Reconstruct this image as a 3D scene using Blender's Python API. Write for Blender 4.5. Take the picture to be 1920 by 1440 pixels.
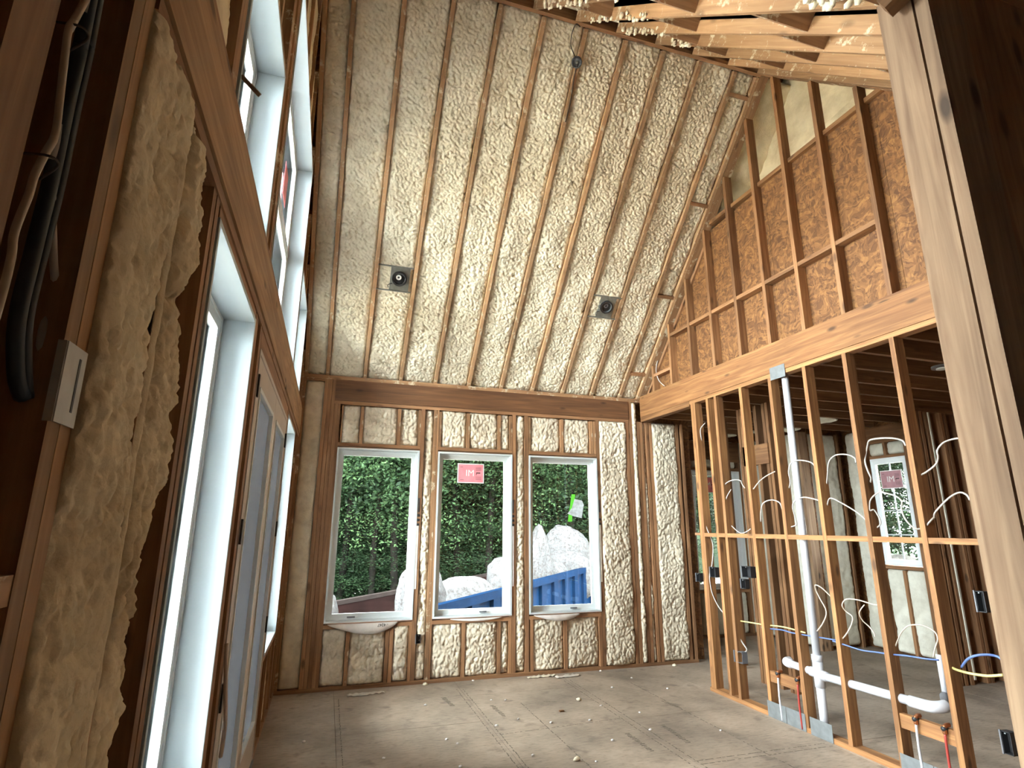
import bpy, bmesh, math, random
import numpy as np
from mathutils import Vector, Matrix, noise as mnoise
R = random.Random(7)
D = bpy.data
COL = bpy.context.scene.collection
for o in list(D.objects): D.objects.remove(o)

# ------------------------------------------------------------------ camera, sky, exposure
SC = bpy.context.scene
PITCH, YAW, ROLL, FPX = 0.2461, 0.3067, 0.0044, 1057.15
def cam_axes():
    cp, sp = math.cos(PITCH), math.sin(PITCH); cy, sy = math.cos(YAW), math.sin(YAW)
    fw = Vector((sy*cp, cy*cp, sp)); rt = Vector((cy, -sy, 0)); up = rt.cross(fw)
    r2 = math.cos(ROLL)*rt + math.sin(ROLL)*up; u2 = -math.sin(ROLL)*rt + math.cos(ROLL)*up
    return r2, u2, -fw
cd = D.cameras.new('camera'); cam = D.objects.new('camera', cd); COL.objects.link(cam)
a, b, c = cam_axes()
cam.matrix_world = Matrix.Translation((0.3714, -6.442, 1.6064)) @ Matrix((a, b, c)).transposed().to_4x4()
cd.sensor_fit = 'HORIZONTAL'; cd.sensor_width = 36; cd.lens = 36*FPX/1920; cd.clip_start = 0.02; cd.clip_end = 300
SC.camera = cam
SC.view_settings.view_transform = 'Standard'; SC.view_settings.look = 'None'
SC.view_settings.exposure = 6.3
SC.cycles.diffuse_bounces = 8; SC.cycles.max_bounces = 16; SC.cycles.transparent_max_bounces = 16; SC.view_settings.gamma = 1.0; SC.view_settings.use_curve_mapping = False
w = D.worlds.new('overcast_sky'); SC.world = w; w.use_nodes = True
nt = w.node_tree; nt.nodes.clear()
wo = nt.nodes.new('ShaderNodeOutputWorld'); bg = nt.nodes.new('ShaderNodeBackground')
tc = nt.nodes.new('ShaderNodeTexCoord'); sx = nt.nodes.new('ShaderNodeSeparateXYZ'); cr = nt.nodes.new('ShaderNodeValToRGB')
nt.links.new(tc.outputs['Generated'], sx.inputs[0]); nt.links.new(sx.outputs['Z'], cr.inputs[0])
cr.color_ramp.elements[0].position = 0.0; cr.color_ramp.elements[0].color = (.80, .86, .92, 1)
cr.color_ramp.elements[1].position = 1.0; cr.color_ramp.elements[1].color = (1.0, 1.0, 1.0, 1)
nt.links.new(cr.outputs[0], bg.inputs[0]); bg.inputs[1].default_value = 1.0
nt.links.new(bg.outputs[0], wo.inputs[0])
def portal(loc, rot, sx_, sy_):
    l = D.lights.new('window_portal', 'AREA'); l.shape = 'RECTANGLE'; l.size = sx_; l.size_y = sy_; l.cycles.is_portal = True
    o = D.objects.new('window_portal', l); COL.objects.link(o); o.location = loc; o.rotation_euler = rot
for y0, y1, z0, z1 in [(-4.76,-3.86,.68,2.5),(-3.58,-1.68,.1,2.4),(-1.57,-.58,.68,2.5),(-4.74,-3.87,2.88,3.74),(-3.6,-1.66,2.88,4.66),(-1.57,-.6,2.88,3.75)]:
    portal((-.22, (y0+y1)/2, (z0+z1)/2), (0, -math.pi/2, 0), z1-z0, y1-y0)
for x0, x1 in [(.41,1.31),(1.52,2.42),(2.63,3.53)]:
    portal(((x0+x1)/2, .2, 1.53), (math.pi/2*-1, 0, 0), x1-x0, 1.8)
portal((6.22, 1.45, 1.58), (-math.pi/2, 0, 0), .9, 1.8)

# ------------------------------------------------------------------ materials
def mat(name):
    m = D.materials.new(name); m.use_nodes = True; n = m.node_tree; n.nodes.clear()
    o = n.nodes.new('ShaderNodeOutputMaterial'); p = n.nodes.new('ShaderNodeBsdfPrincipled'); n.links.new(p.outputs[0], o.inputs[0])
    return m, n, p, o
def N(n, t, **k):
    x = n.nodes.new(t)
    for a_, v in k.items():
        if a_ in x.inputs.keys() or isinstance(a_, int): x.inputs[a_].default_value = v
        else: setattr(x, a_, v)
    return x
def ramp(n, src, stops):
    r = n.nodes.new('ShaderNodeValToRGB'); e = r.color_ramp.elements
    while len(e) < len(stops): e.new(0.5)
    for q, (p, c_) in zip(e, stops): q.position = p; q.color = (*c_, 1)
    n.links.new(src, r.inputs[0]); return r.outputs[0]
def mix(n, f, a_, b_, bt='MIX'):
    x = n.nodes.new('ShaderNodeMix'); x.data_type = 'RGBA'; x.blend_type = bt
    for s, v in ((0, f), (6, a_), (7, b_)):
        if isinstance(v, (int, float)): x.inputs[s].default_value = v
        elif isinstance(v, tuple): x.inputs[s].default_value = (*v, 1) if len(v) == 3 else v
        else: n.links.new(v, x.inputs[s])
    return x.outputs[2]
def bump(n, p, src, s, d=.01):
    b_ = n.nodes.new('ShaderNodeBump'); b_.inputs['Strength'].default_value = s; b_.inputs['Distance'].default_value = d
    n.links.new(src, b_.inputs['Height']); n.links.new(b_.outputs[0], p.inputs['Normal'])
def wood(name, light, dark, knots=.5, foam=0.0, rough=.75):
    light = (light[0]*1.03, light[1]*.92, light[2]*.72); dark = (dark[0]*1.03, dark[1]*.90, dark[2]*.68)
    m, n, p, o = mat(name)
    tc = N(n, 'ShaderNodeTexCoord'); oi = N(n, 'ShaderNodeObjectInfo')
    off = N(n, 'ShaderNodeVectorMath', operation='SCALE'); off.inputs[0].default_value = (7, 13, 29); n.links.new(oi.outputs['Random'], off.inputs['Scale'])
    ad = N(n, 'ShaderNodeVectorMath', operation='ADD'); n.links.new(tc.outputs['Object'], ad.inputs[0]); n.links.new(off.outputs[0], ad.inputs[1])
    mp = N(n, 'ShaderNodeMapping'); mp.inputs['Scale'].default_value = (22, 22, 1.1); n.links.new(ad.outputs[0], mp.inputs[0])
    n1 = N(n, 'ShaderNodeTexNoise', Scale=1.6, Detail=5.0, Distortion=.7); n.links.new(mp.outputs[0], n1.inputs[0])
    col = ramp(n, n1.outputs[0], [(.32, dark), (.52, tuple(.5*(x+y) for x, y in zip(light, dark))), (.66, light)])
    mp3 = N(n, 'ShaderNodeMapping'); mp3.inputs['Scale'].default_value = (5, 5, .8); n.links.new(ad.outputs[0], mp3.inputs[0])
    n3 = N(n, 'ShaderNodeTexNoise', Scale=1.5, Detail=3.0); n.links.new(mp3.outputs[0], n3.inputs[0])
    v3 = ramp(n, n3.outputs[0], [(.3, (.72, .70, .68)), (.7, (1.12, 1.12, 1.12))])
    col = mix(n, 1.0, col, v3, 'MULTIPLY')
    rv = N(n, 'ShaderNodeMapRange'); rv.inputs[3].default_value = .78; rv.inputs[4].default_value = 1.15; n.links.new(oi.outputs['Random'], rv.inputs[0])
    hs = N(n, 'ShaderNodeHueSaturation'); n.links.new(rv.outputs[0], hs.inputs['Value']); n.links.new(col, hs.inputs['Color']); col = hs.outputs[0]
    mp2 = N(n, 'ShaderNodeMapping'); mp2.inputs['Scale'].default_value = (9, 9, 3.2); n.links.new(ad.outputs[0], mp2.inputs[0])
    vo = N(n, 'ShaderNodeTexVoronoi', Scale=1.0); n.links.new(mp2.outputs[0], vo.inputs[0])
    k = ramp(n, vo.outputs['Distance'], [(.09, (1, 1, 1)), (.20, (0, 0, 0))])
    kk = N(n, 'ShaderNodeMath', operation='MULTIPLY'); n.links.new(k, kk.inputs[0]); kk.inputs[1].default_value = knots
    col = mix(n, kk.outputs[0], col, tuple(.3*x for x in dark))
    if foam > 0:
        nf = N(n, 'ShaderNodeTexNoise', Scale=9.0, Detail=6.0, Roughness=.7); n.links.new(tc.outputs['Object'], nf.inputs[0])
        ff = ramp(n, nf.outputs[0], [(.62-foam*.3, (0, 0, 0)), (.70-foam*.3, (1, 1, 1))])
        col = mix(n, ff, col, (.62, .53, .37))
    n.links.new(col, p.inputs['Base Color']); p.inputs['Roughness'].default_value = rough
    bump(n, p, n1.outputs[0], .25, .004)
    return m
def plain(name, col, rough=.5, metal=0.0, var=.06, sc=12.0, spec=None):
    m, n, p, o = mat(name); tc = N(n, 'ShaderNodeTexCoord')
    n1 = N(n, 'ShaderNodeTexNoise', Scale=sc, Detail=4.0); n.links.new(tc.outputs['Object'], n1.inputs[0])
    c_ = ramp(n, n1.outputs[0], [(.3, tuple(x*(1-var*1.6) for x in col)), (.7, tuple(min(1, x*(1+var)) for x in col))])
    n.links.new(c_, p.inputs['Base Color']); p.inputs['Roughness'].default_value = rough; p.inputs['Metallic'].default_value = metal
    if spec is not None: p.inputs['Specular IOR Level'].default_value = spec
    return m
def foam_mat(name, c0, c1, sc=9.0):
    m, n, p, o = mat(name); tc = N(n, 'ShaderNodeTexCoord')
    n1 = N(n, 'ShaderNodeTexNoise', Scale=sc, Detail=5.0, Roughness=.6); n.links.new(tc.outputs['Object'], n1.inputs[0])
    n2 = N(n, 'ShaderNodeTexNoise', Scale=1.7, Detail=2.0); n.links.new(tc.outputs['Object'], n2.inputs[0])
    a_ = ramp(n, n1.outputs[0], [(.35, c1), (.6, c0)])
    b_ = ramp(n, n2.outputs[0], [(.3, (.86, .84, .80)), (.7, (1.06, 1.06, 1.05))])
    n.links.new(mix(n, 1.0, a_, b_, 'MULTIPLY'), p.inputs['Base Color']); p.inputs['Roughness'].default_value = .85
    n3 = N(n, 'ShaderNodeTexNoise', Scale=70.0, Detail=4.0); n.links.new(tc.outputs['Object'], n3.inputs[0])
    bump(n, p, n3.outputs[0], .6, .006)
    return m
M = {}
M['stud'] = wood('spruce_lumber', (.37, .205, .095), (.20, .094, .041), .8)
M['stud_w'] = wood('spruce_lumber_wall', (.39, .23, .138), (.235, .128, .074), .75)
M['stud_f'] = wood('spruce_lumber_oversprayed', (.40, .25, .155), (.25, .145, .088), .6, .22)
M['stud_g'] = wood('gable_lumber', (.36, .205, .11), (.20, .10, .05), .7)
M['rafter2'] = wood('front_rafter_lumber', (.42, .275, .17), (.30, .18, .105), .5, .20)
M['white_b'] = plain('lightened_white_vinyl', (.88, .92, .93), .35, var=.03, sc=3)  # copy of the white vinyl, lightened to make up for dim far-room light
M['rafter'] = wood('rafter_lumber', (.50, .36, .25), (.38, .245, .16), .5, .24)
M['beam'] = wood('header_lumber', (.29, .155, .070), (.165, .076, .031), .9)
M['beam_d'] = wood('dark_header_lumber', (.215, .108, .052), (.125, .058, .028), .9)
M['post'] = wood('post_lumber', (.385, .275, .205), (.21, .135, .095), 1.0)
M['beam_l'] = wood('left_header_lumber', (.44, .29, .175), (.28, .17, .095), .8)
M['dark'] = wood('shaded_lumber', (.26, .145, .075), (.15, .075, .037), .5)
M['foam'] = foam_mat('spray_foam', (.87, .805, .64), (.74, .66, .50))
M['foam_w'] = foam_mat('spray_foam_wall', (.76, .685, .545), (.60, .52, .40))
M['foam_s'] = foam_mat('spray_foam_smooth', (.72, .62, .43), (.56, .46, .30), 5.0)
M['foam_far'] = foam_mat('spray_foam_far', (.85, .84, .74), (.72, .70, .60))
M['white'] = plain('white_vinyl', (.70, .74, .74), .35, var=.03, sc=3)
M['white2'] = plain('primed_jamb', (.56, .61, .62), .5, var=.05, sc=2)
M['doorp'] = plain('door_factory_primer', (.50, .43, .37), .5, var=.05, sc=3)
M['black'] = plain('black_plastic', (.02, .02, .022), .45)
M['greyp'] = plain('grey_plastic', (.13, .13, .14), .5)
M['steel'] = plain('galvanized_steel', (.20, .215, .22), .5, .4, var=.12, sc=18)
M['steel_l'] = plain('light_zinc_plate', (.50, .50, .48), .5, .2, var=.1, sc=18)
M['steel_d'] = plain('grey_housing_metal', (.22, .22, .19), .5, .3, var=.15, sc=20)
M['pvc'] = plain('white_pvc', (.52, .52, .55), .3, var=.05, sc=6)
M['cablew'] = plain('white_cable_jacket', (.52, .48, .43), .45)
M['cablet'] = plain('tan_cable_jacket', (.55, .46, .36), .5)
M['cabley'] = plain('yellow_cable_jacket', (.70, .60, .22), .45)
M['cableb'] = plain('blue_cable_jacket', (.10, .16, .38), .45)
M['cablek'] = plain('dark_blue_conduit', (.012, .022, .034), .5)
M['cableg'] = plain('grey_cable_jacket', (.42, .39, .36), .5)
M['red'] = plain('red_tubing', (.33, .04, .03), .4)
M['copper'] = plain('copper_fitting', (.55, .22, .10), .35, .9)
M['stred'] = plain('sticker_red', (.92, .27, .31), .6, var=.1)
M['stwhite'] = plain('sticker_white', (.85, .83, .82), .6)
M['stgrey'] = plain('sticker_print', (.25, .13, .14), .6)
M['green'] = plain('green_tape', (.16, .75, .06), .6)
M['film'] = plain('clear_bag', (.62, .68, .72), .2, var=.2, sc=25)
M['ink'] = plain('black_ink', (.05, .04, .035), .8, var=.3, sc=60)
M['paper'] = plain('dusty_paper', (.55, .49, .42), .8, var=.12)
M['flash'] = plain('white_flashing', (.66, .60, .55), .6, var=.08)
M['grime'] = plain('dark_floor_stain', (.15, .12, .09), .9, var=.5, sc=35)
M['blue'] = plain('blue_painted_steel', (.0011, .0095, .029), .6, var=.15, sc=2, spec=.03)
M['rust'] = plain('rusty_red_steel', (.0085, .0032, .0028), .8, var=.3, sc=3, spec=.05)
M['rim'] = plain('worn_steel_rim', (.016, .012, .011), .7, var=.2, sc=4, spec=.05)
M['bark'] = plain('tree_bark', (.005, .0045, .0035), .9, var=.4, sc=9, spec=.05)
M['bark2'] = plain('pale_tree_bark', (.012, .0105, .009), .9, var=.3, sc=9, spec=.05)
M['dirt'] = plain('dirt_ground', (.42, .38, .32), .95, var=.3, sc=1.2)
M['stone'] = plain('grey_stone', (.022, .021, .019), .9, var=.5, sc=3, spec=.05)
M['plank_out'] = plain('weathered_plank', (.035, .022, .012), .9, var=.3, sc=6, spec=.05)
M['ledge'] = plain('pale_ledge', (.05, .055, .06), .9, var=.2, sc=14, spec=.05)
M['stpink'] = plain('faded_sticker', (.50, .27, .30), .6, var=.1)
M['jambl'] = plain('darkened_primed_jamb', (.38, .44, .465), .5, var=.05, sc=2)  # copy of the white jamb primer, darkened and blued for the sky-lit left windows
def osb():
    m, n, p, o = mat('oriented_strand_board'); tc = N(n, 'ShaderNodeTexCoord')
    nd = N(n, 'ShaderNodeTexNoise', Scale=5.0, Detail=2.0); n.links.new(tc.outputs['Object'], nd.inputs[0])
    md = mix(n, .18, tc.outputs['Object'], nd.outputs['Color'])
    mp = N(n, 'ShaderNodeMapping'); mp.inputs['Scale'].default_value = (22, 22, 62); mp.inputs['Rotation'].default_value = (.5, .3, .2); n.links.new(md, mp.inputs[0])
    v = N(n, 'ShaderNodeTexVoronoi', Scale=1.0); n.links.new(mp.outputs[0], v.inputs[0])
    s = N(n, 'ShaderNodeSeparateColor'); n.links.new(v.outputs['Color'], s.inputs[0])
    mp2 = N(n, 'ShaderNodeMapping'); mp2.inputs['Scale'].default_value = (66, 66, 20); mp2.inputs['Rotation'].default_value = (-.6, .2, .2); n.links.new(md, mp2.inputs[0])
    v2 = N(n, 'ShaderNodeTexVoronoi', Scale=1.0); n.links.new(mp2.outputs[0], v2.inputs[0])
    s2 = N(n, 'ShaderNodeSeparateColor'); n.links.new(v2.outputs['Color'], s2.inputs[0])
    c1 = ramp(n, s.outputs[0], [(0, (.09, .033, .009)), (.5, (.17, .069, .019)), (1, (.32, .15, .045))])
    c2 = ramp(n, s2.outputs[0], [(0, (.08, .030, .008)), (.5, (.16, .065, .018)), (1, (.30, .14, .042))])
    c_ = mix(n, .5, c1, c2)
    n.links.new(c_, p.inputs['Base Color']); p.inputs['Roughness'].default_value = .8
    bump(n, p, s.outputs[0], .3, .004); return m
M['osb'] = osb()
def floor_mat():
    m, n, p, o = mat('subfloor_panel'); tc = N(n, 'ShaderNodeTexCoord'); oi = N(n, 'ShaderNodeObjectInfo')
    g = N(n, 'ShaderNodeNewGeometry')
    n1 = N(n, 'ShaderNodeTexNoise', Scale=1.3, Detail=5.0, Roughness=.6); n.links.new(g.outputs['Position'], n1.inputs[0])
    mp = N(n, 'ShaderNodeMapping'); mp.inputs['Scale'].default_value = (6, 22, 6); n.links.new(g.outputs['Position'], mp.inputs[0])
    n2 = N(n, 'ShaderNodeTexNoise', Scale=2.2, Detail=6.0, Roughness=.7); n.links.new(mp.outputs[0], n2.inputs[0])
    c1 = ramp(n, n1.outputs[0], [(.3, (.17, .132, .10)), (.46, (.27, .215, .165)), (.6, (.35, .275, .21)), (.72, (.40, .32, .25))])
    c2 = ramp(n, n2.outputs[0], [(.3, (.55, .54, .52)), (.48, (.95, .95, .95)), (.75, (1.15, 1.12, 1.1))])
    c_ = mix(n, .9, c1, c2, 'MULTIPLY')
    n3 = N(n, 'ShaderNodeTexNoise', Scale=5.5, Detail=3.0); n.links.new(g.outputs['Position'], n3.inputs[0])
    st = ramp(n, n3.outputs[0], [(.60, (0, 0, 0)), (.74, (.75, .75, .75))])
    c_ = mix(n, st, c_, (.13, .10, .08))
    n.links.new(c_, p.inputs['Base Color']); p.inputs['Roughness'].default_value = .72
    bump(n, p, n2.outputs[0], .25, .004); return m
M['floor'] = floor_mat()
def glass():
    m, n, p, o = mat('window_glass'); n.nodes.remove(p)
    t = N(n, 'ShaderNodeBsdfTransparent'); t.inputs[0].default_value = (.93, .96, .95, 1)
    g = N(n, 'ShaderNodeBsdfGlossy'); g.inputs['Roughness'].default_value = .02
    f = N(n, 'ShaderNodeFresnel'); f.inputs['IOR'].default_value = 1.45
    x = N(n, 'ShaderNodeMixShader'); n.links.new(f.outputs[0], x.inputs[0]); n.links.new(t.outputs[0], x.inputs[1]); n.links.new(g.outputs[0], x.inputs[2])
    n.links.new(x.outputs[0], o.inputs[0]); return m
M['glass'] = glass()
def film_glass():
    m, n, p, o = mat('film_covered_glass'); n.nodes.remove(p)
    tc = N(n, 'ShaderNodeTexCoord'); mp = N(n, 'ShaderNodeMapping'); mp.inputs['Scale'].default_value = (3, 34, 1.2); n.links.new(tc.outputs['Object'], mp.inputs[0])
    n1 = N(n, 'ShaderNodeTexNoise', Scale=1.2, Detail=5.0, Roughness=.6); n.links.new(mp.outputs[0], n1.inputs[0])
    t = N(n, 'ShaderNodeBsdfTransparent'); tr = N(n, 'ShaderNodeBsdfTranslucent'); tr.inputs[0].default_value = (.060, .068, .076, 1)
    d = N(n, 'ShaderNodeBsdfPrincipled'); d.inputs['Base Color'].default_value = (.45, .50, .55, 1); d.inputs['Roughness'].default_value = .12
    x = N(n, 'ShaderNodeMixShader'); x.inputs[0].default_value = .55; n.links.new(tr.outputs[0], x.inputs[1]); n.links.new(d.outputs[0], x.inputs[2])
    y = N(n, 'ShaderNodeMixShader'); fr = ramp(n, n1.outputs[0], [(.35, (.962, .962, .962)), (.65, (1, 1, 1))])
    n.links.new(fr, y.inputs[0]); n.links.new(t.outputs[0], y.inputs[1]); n.links.new(x.outputs[0], y.inputs[2]); n.links.new(y.outputs[0], o.inputs[0]); return m
M['film_glass'] = film_glass()
def leaf(name, a_, b_):
    m, n, p, o = mat(name); oi = N(n, 'ShaderNodeObjectInfo'); tc = N(n, 'ShaderNodeTexCoord')
    n1 = N(n, 'ShaderNodeTexNoise', Scale=1.1, Detail=4.0); n.links.new(tc.outputs['Object'], n1.inputs[0])
    c_ = ramp(n, n1.outputs[0], [(.42, a_), (.66, b_)])
    rv = N(n, 'ShaderNodeMapRange'); rv.inputs[3].default_value = .6; rv.inputs[4].default_value = 1.3; n.links.new(oi.outputs['Random'], rv.inputs[0])
    hs = N(n, 'ShaderNodeHueSaturation'); n.links.new(rv.outputs[0], hs.inputs['Value']); n.links.new(c_, hs.inputs['Color'])
    n.links.new(hs.outputs[0], p.inputs['Base Color']); p.inputs['Roughness'].default_value = .6; p.inputs['Specular IOR Level'].default_value = .06
    return m
M['leaf'] = leaf('green_leaves', (.008, .018, .007), (.040, .072, .028))
M['leafd'] = leaf('dark_leaves', (.004, .009, .004), (.015, .030, .012))
def bagm():
    m, n, p, o = mat('white_bag_plastic'); tc = N(n, 'ShaderNodeTexCoord')
    n1 = N(n, 'ShaderNodeTexNoise', Scale=16.0, Detail=6.0, Roughness=.75); n.links.new(tc.outputs['Object'], n1.inputs[0])
    c_ = ramp(n, n1.outputs[0], [(.34, (.022, .018, .017)), (.43, (.046, .044, .043)), (.56, (.068, .069, .070))])
    n.links.new(c_, p.inputs['Base Color']); p.inputs['Roughness'].default_value = .6; p.inputs['Specular IOR Level'].default_value = .05
    bump(n, p, n1.outputs[0], .8, .05); return m
M['bag'] = bagm()

# ------------------------------------------------------------------ helpers
def link(o, parent=None):
    COL.objects.link(o)
    if parent is not None: o.parent = parent
    return o
def mesh_obj(name, verts, faces, m, parent=None, smooth=False, mats=None, idx=None):
    me = D.meshes.new(name); me.from_pydata(verts, [], faces); me.update()
    for x in (mats or [m]): me.materials.append(x)
    if idx is not None: me.polygons.foreach_set('material_index', idx)
    if smooth: me.polygons.foreach_set('use_smooth', [True]*len(me.polygons))
    return link(D.objects.new(name, me), parent)
def struct(name):
    o = D.objects.new(name, None); o.empty_display_size = .1; COL.objects.link(o); o['kind'] = 'structure'; return o
def thing(name, label, cat, loc=(0, 0, 0), group=None, rz=0):
    o = D.objects.new(name, None); o.empty_display_size = .05; COL.objects.link(o); o.location = loc; o.rotation_euler = (0, 0, rz)
    o['label'] = label; o['category'] = cat
    if group: o['group'] = group
    return o
def tag(o, label, cat, group=None, kind=None):
    o['label'] = label; o['category'] = cat
    if group: o['group'] = group
    if kind: o['kind'] = kind
    return o
BF = [(0, 3, 2, 1), (4, 5, 6, 7), (0, 1, 5, 4), (1, 2, 6, 5), (2, 3, 7, 6), (3, 0, 4, 7)]
def board(name, par, p0, p1, wx, wy, m, xdir=None):
    """bar from p0 to p1 (its local z); wx along xdir, wy across"""
    p0 = Vector(p0); p1 = Vector(p1); z = (p1-p0); L = z.length; z = z.normalized()
    xd = Vector(xdir) if xdir else (Vector((1, 0, 0)) if abs(z.x) < .9 else Vector((0, 1, 0)))
    y = z.cross(xd).normalized(); x = y.cross(z).normalized()
    h = L/2; b_ = min(.0025, wx*.08, wy*.08)
    v = []; 
    for zz in (-h, h):
        for sx_, sy_ in ((-1, -1), (1, -1), (1, 1), (-1, 1)):
            v.append((sx_*wx/2, sy_*wy/2, zz))
    o = mesh_obj(name, v, BF, m, par)
    o.matrix_local = Matrix.Translation((p0+p1)/2) @ Matrix((x, y, z)).transposed().to_4x4()
    return o
def bx(name, par, x0, x1, y0, y1, z0, z1, m):
    c_ = Vector(((x0+x1)/2, (y0+y1)/2, (z0+z1)/2)); d = (abs(x1-x0), abs(y1-y0), abs(z1-z0)); k = max(range(3), key=lambda i: d[i])
    e = [Vector((1, 0, 0)), Vector((0, 1, 0)), Vector((0, 0, 1))]
    ax = e[(k+1) % 3]; h = e[k]*d[k]/2
    return board(name, par, c_-h, c_+h, d[(k+1) % 3], d[(k+2) % 3], m, ax)
def multi(name, par, boxes, m, kind=None):
    v = []; f = []
    for x0, x1, y0, y1, z0, z1 in boxes:
        b_ = len(v); v += [(x0, y0, z0), (x1, y0, z0), (x1, y1, z0), (x0, y1, z0), (x0, y0, z1), (x1, y0, z1), (x1, y1, z1), (x0, y1, z1)]
        f += [tuple(b_+i for i in q) for q in BF]
    o = mesh_obj(name, v, f, m, par)
    if kind: o['kind'] = kind
    return o
def tube(name, par, pts, r, m, seg=8, caps=True, closed=False, smooth_path=True):
    P = [Vector(p) for p in pts]
    if smooth_path and len(P) > 2:
        Q = []
        for i in range(len(P)-1):
            a0 = P[max(i-1, 0)]; a1 = P[i]; a2 = P[i+1]; a3 = P[min(i+2, len(P)-1)]
            for t in (0, .25, .5, .75):
                Q.append(.5*((2*a1)+(a2-a0)*t+(2*a0-5*a1+4*a2-a3)*t*t+(3*a1-a0-3*a2+a3)*t**3))
        Q.append(P[-1]); P = Q
    v = []; f = []; prev = None
    for i, p in enumerate(P):
        t = (P[min(i+1, len(P)-1)]-P[max(i-1, 0)]).normalized()
        if prev is None:
            n_ = t.orthogonal().normalized()
        else:
            n_ = (prev-t*prev.dot(t)).normalized()
        prev = n_; b_ = t.cross(n_); rr = r[i] if isinstance(r, (list, tuple)) else r
        for k in range(seg):
            a_ = 2*math.pi*k/seg; v.append(p+n_*math.cos(a_)*rr+b_*math.sin(a_)*rr)
    for i in range(len(P)-1):
        for k in range(seg):
            f.append((i*seg+k, i*seg+(k+1) % seg, (i+1)*seg+(k+1) % seg, (i+1)*seg+k))
    if caps: f.append(tuple(range(seg))[::-1]); f.append(tuple((len(P)-1)*seg+k for k in range(seg)))
    c_ = sum(P, Vector())/len(P)
    o = mesh_obj(name, [x-c_ for x in v], f, m, par, smooth=True); o.location = c_
    return o
def ring(name, par, c_, axis, r0, r1, t, m, seg=24):
    """flat washer or disc (r0=0) with thickness t along axis"""
    z = Vector(axis).normalized(); x = z.orthogonal().normalized(); y = z.cross(x); v = []; f = []
    for s in (0, t):
        for rr in (r0, r1):
            for k in range(seg):
                a_ = 2*math.pi*k/seg; v.append(x*math.cos(a_)*rr+y*math.sin(a_)*rr+z*s)
    S = seg
    for k in range(S):
        j = (k+1) % S
        f += [(k, j, S+j, S+k), (2*S+k, 3*S+k, 3*S+j, 2*S+j), (S+k, S+j, 3*S+j, 3*S+k)]
        if r0 > 0: f.append((k, 2*S+k, 2*S+j, j))
    o = mesh_obj(name, v, f, m, par); o.location = c_
    return o
def arr_mesh(name, V, F, m, par, smooth=True):
    me = D.meshes.new(name); me.vertices.add(len(V)); me.vertices.foreach_set('co', V.astype(np.float32).ravel())
    k = F.shape[1]; me.loops.add(F.size); me.loops.foreach_set('vertex_index', F.astype(np.int32).ravel())
    me.polygons.add(len(F)); me.polygons.foreach_set('loop_start', np.arange(0, F.size, k, dtype=np.int32)); me.polygons.foreach_set('loop_total', np.full(len(F), k, dtype=np.int32))
    if smooth: me.polygons.foreach_set('use_smooth', np.ones(len(F), dtype=bool))
    me.update(calc_edges=True); me.validate(); me.materials.append(m)
    return link(D.objects.new(name, me), par)
def hsh(i, j, s):
    n_ = (i.astype(np.int64)*73856093) ^ (j.astype(np.int64)*19349663) ^ (s*83492791)
    n_ = (n_ ^ (n_ >> 13))*1274126177; n_ = n_ & 0x7fffffff
    return (n_ % 100003)/100003.0
def cell(x, y, s):
    ix = np.floor(x); iy = np.floor(y); best = np.full(x.shape, 9.0)
    for a_ in (-1, 0, 1):
        for b_ in (-1, 0, 1):
            jx = ix+a_; jy = iy+b_
            px = jx+hsh(jx, jy, s); py = jy+hsh(jx, jy, s+57)
            sz = .75+.5*hsh(jx, jy, s+91)
            best = np.minimum(best, ((px-x)**2+(py-y)**2)/sz)
    return np.sqrt(np.clip(1-best, 0, 1))
def vnoise(x, y, s):
    ix = np.floor(x); iy = np.floor(y); fx = x-ix; fy = y-iy; fx = fx*fx*(3-2*fx); fy = fy*fy*(3-2*fy)
    h = lambda a_, b_: hsh(ix+a_, iy+b_, s)
    return (h(0, 0)*(1-fx)+h(1, 0)*fx)*(1-fy)+(h(0, 1)*(1-fx)+h(1, 1)*fx)*fy
FS = [0]
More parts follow.
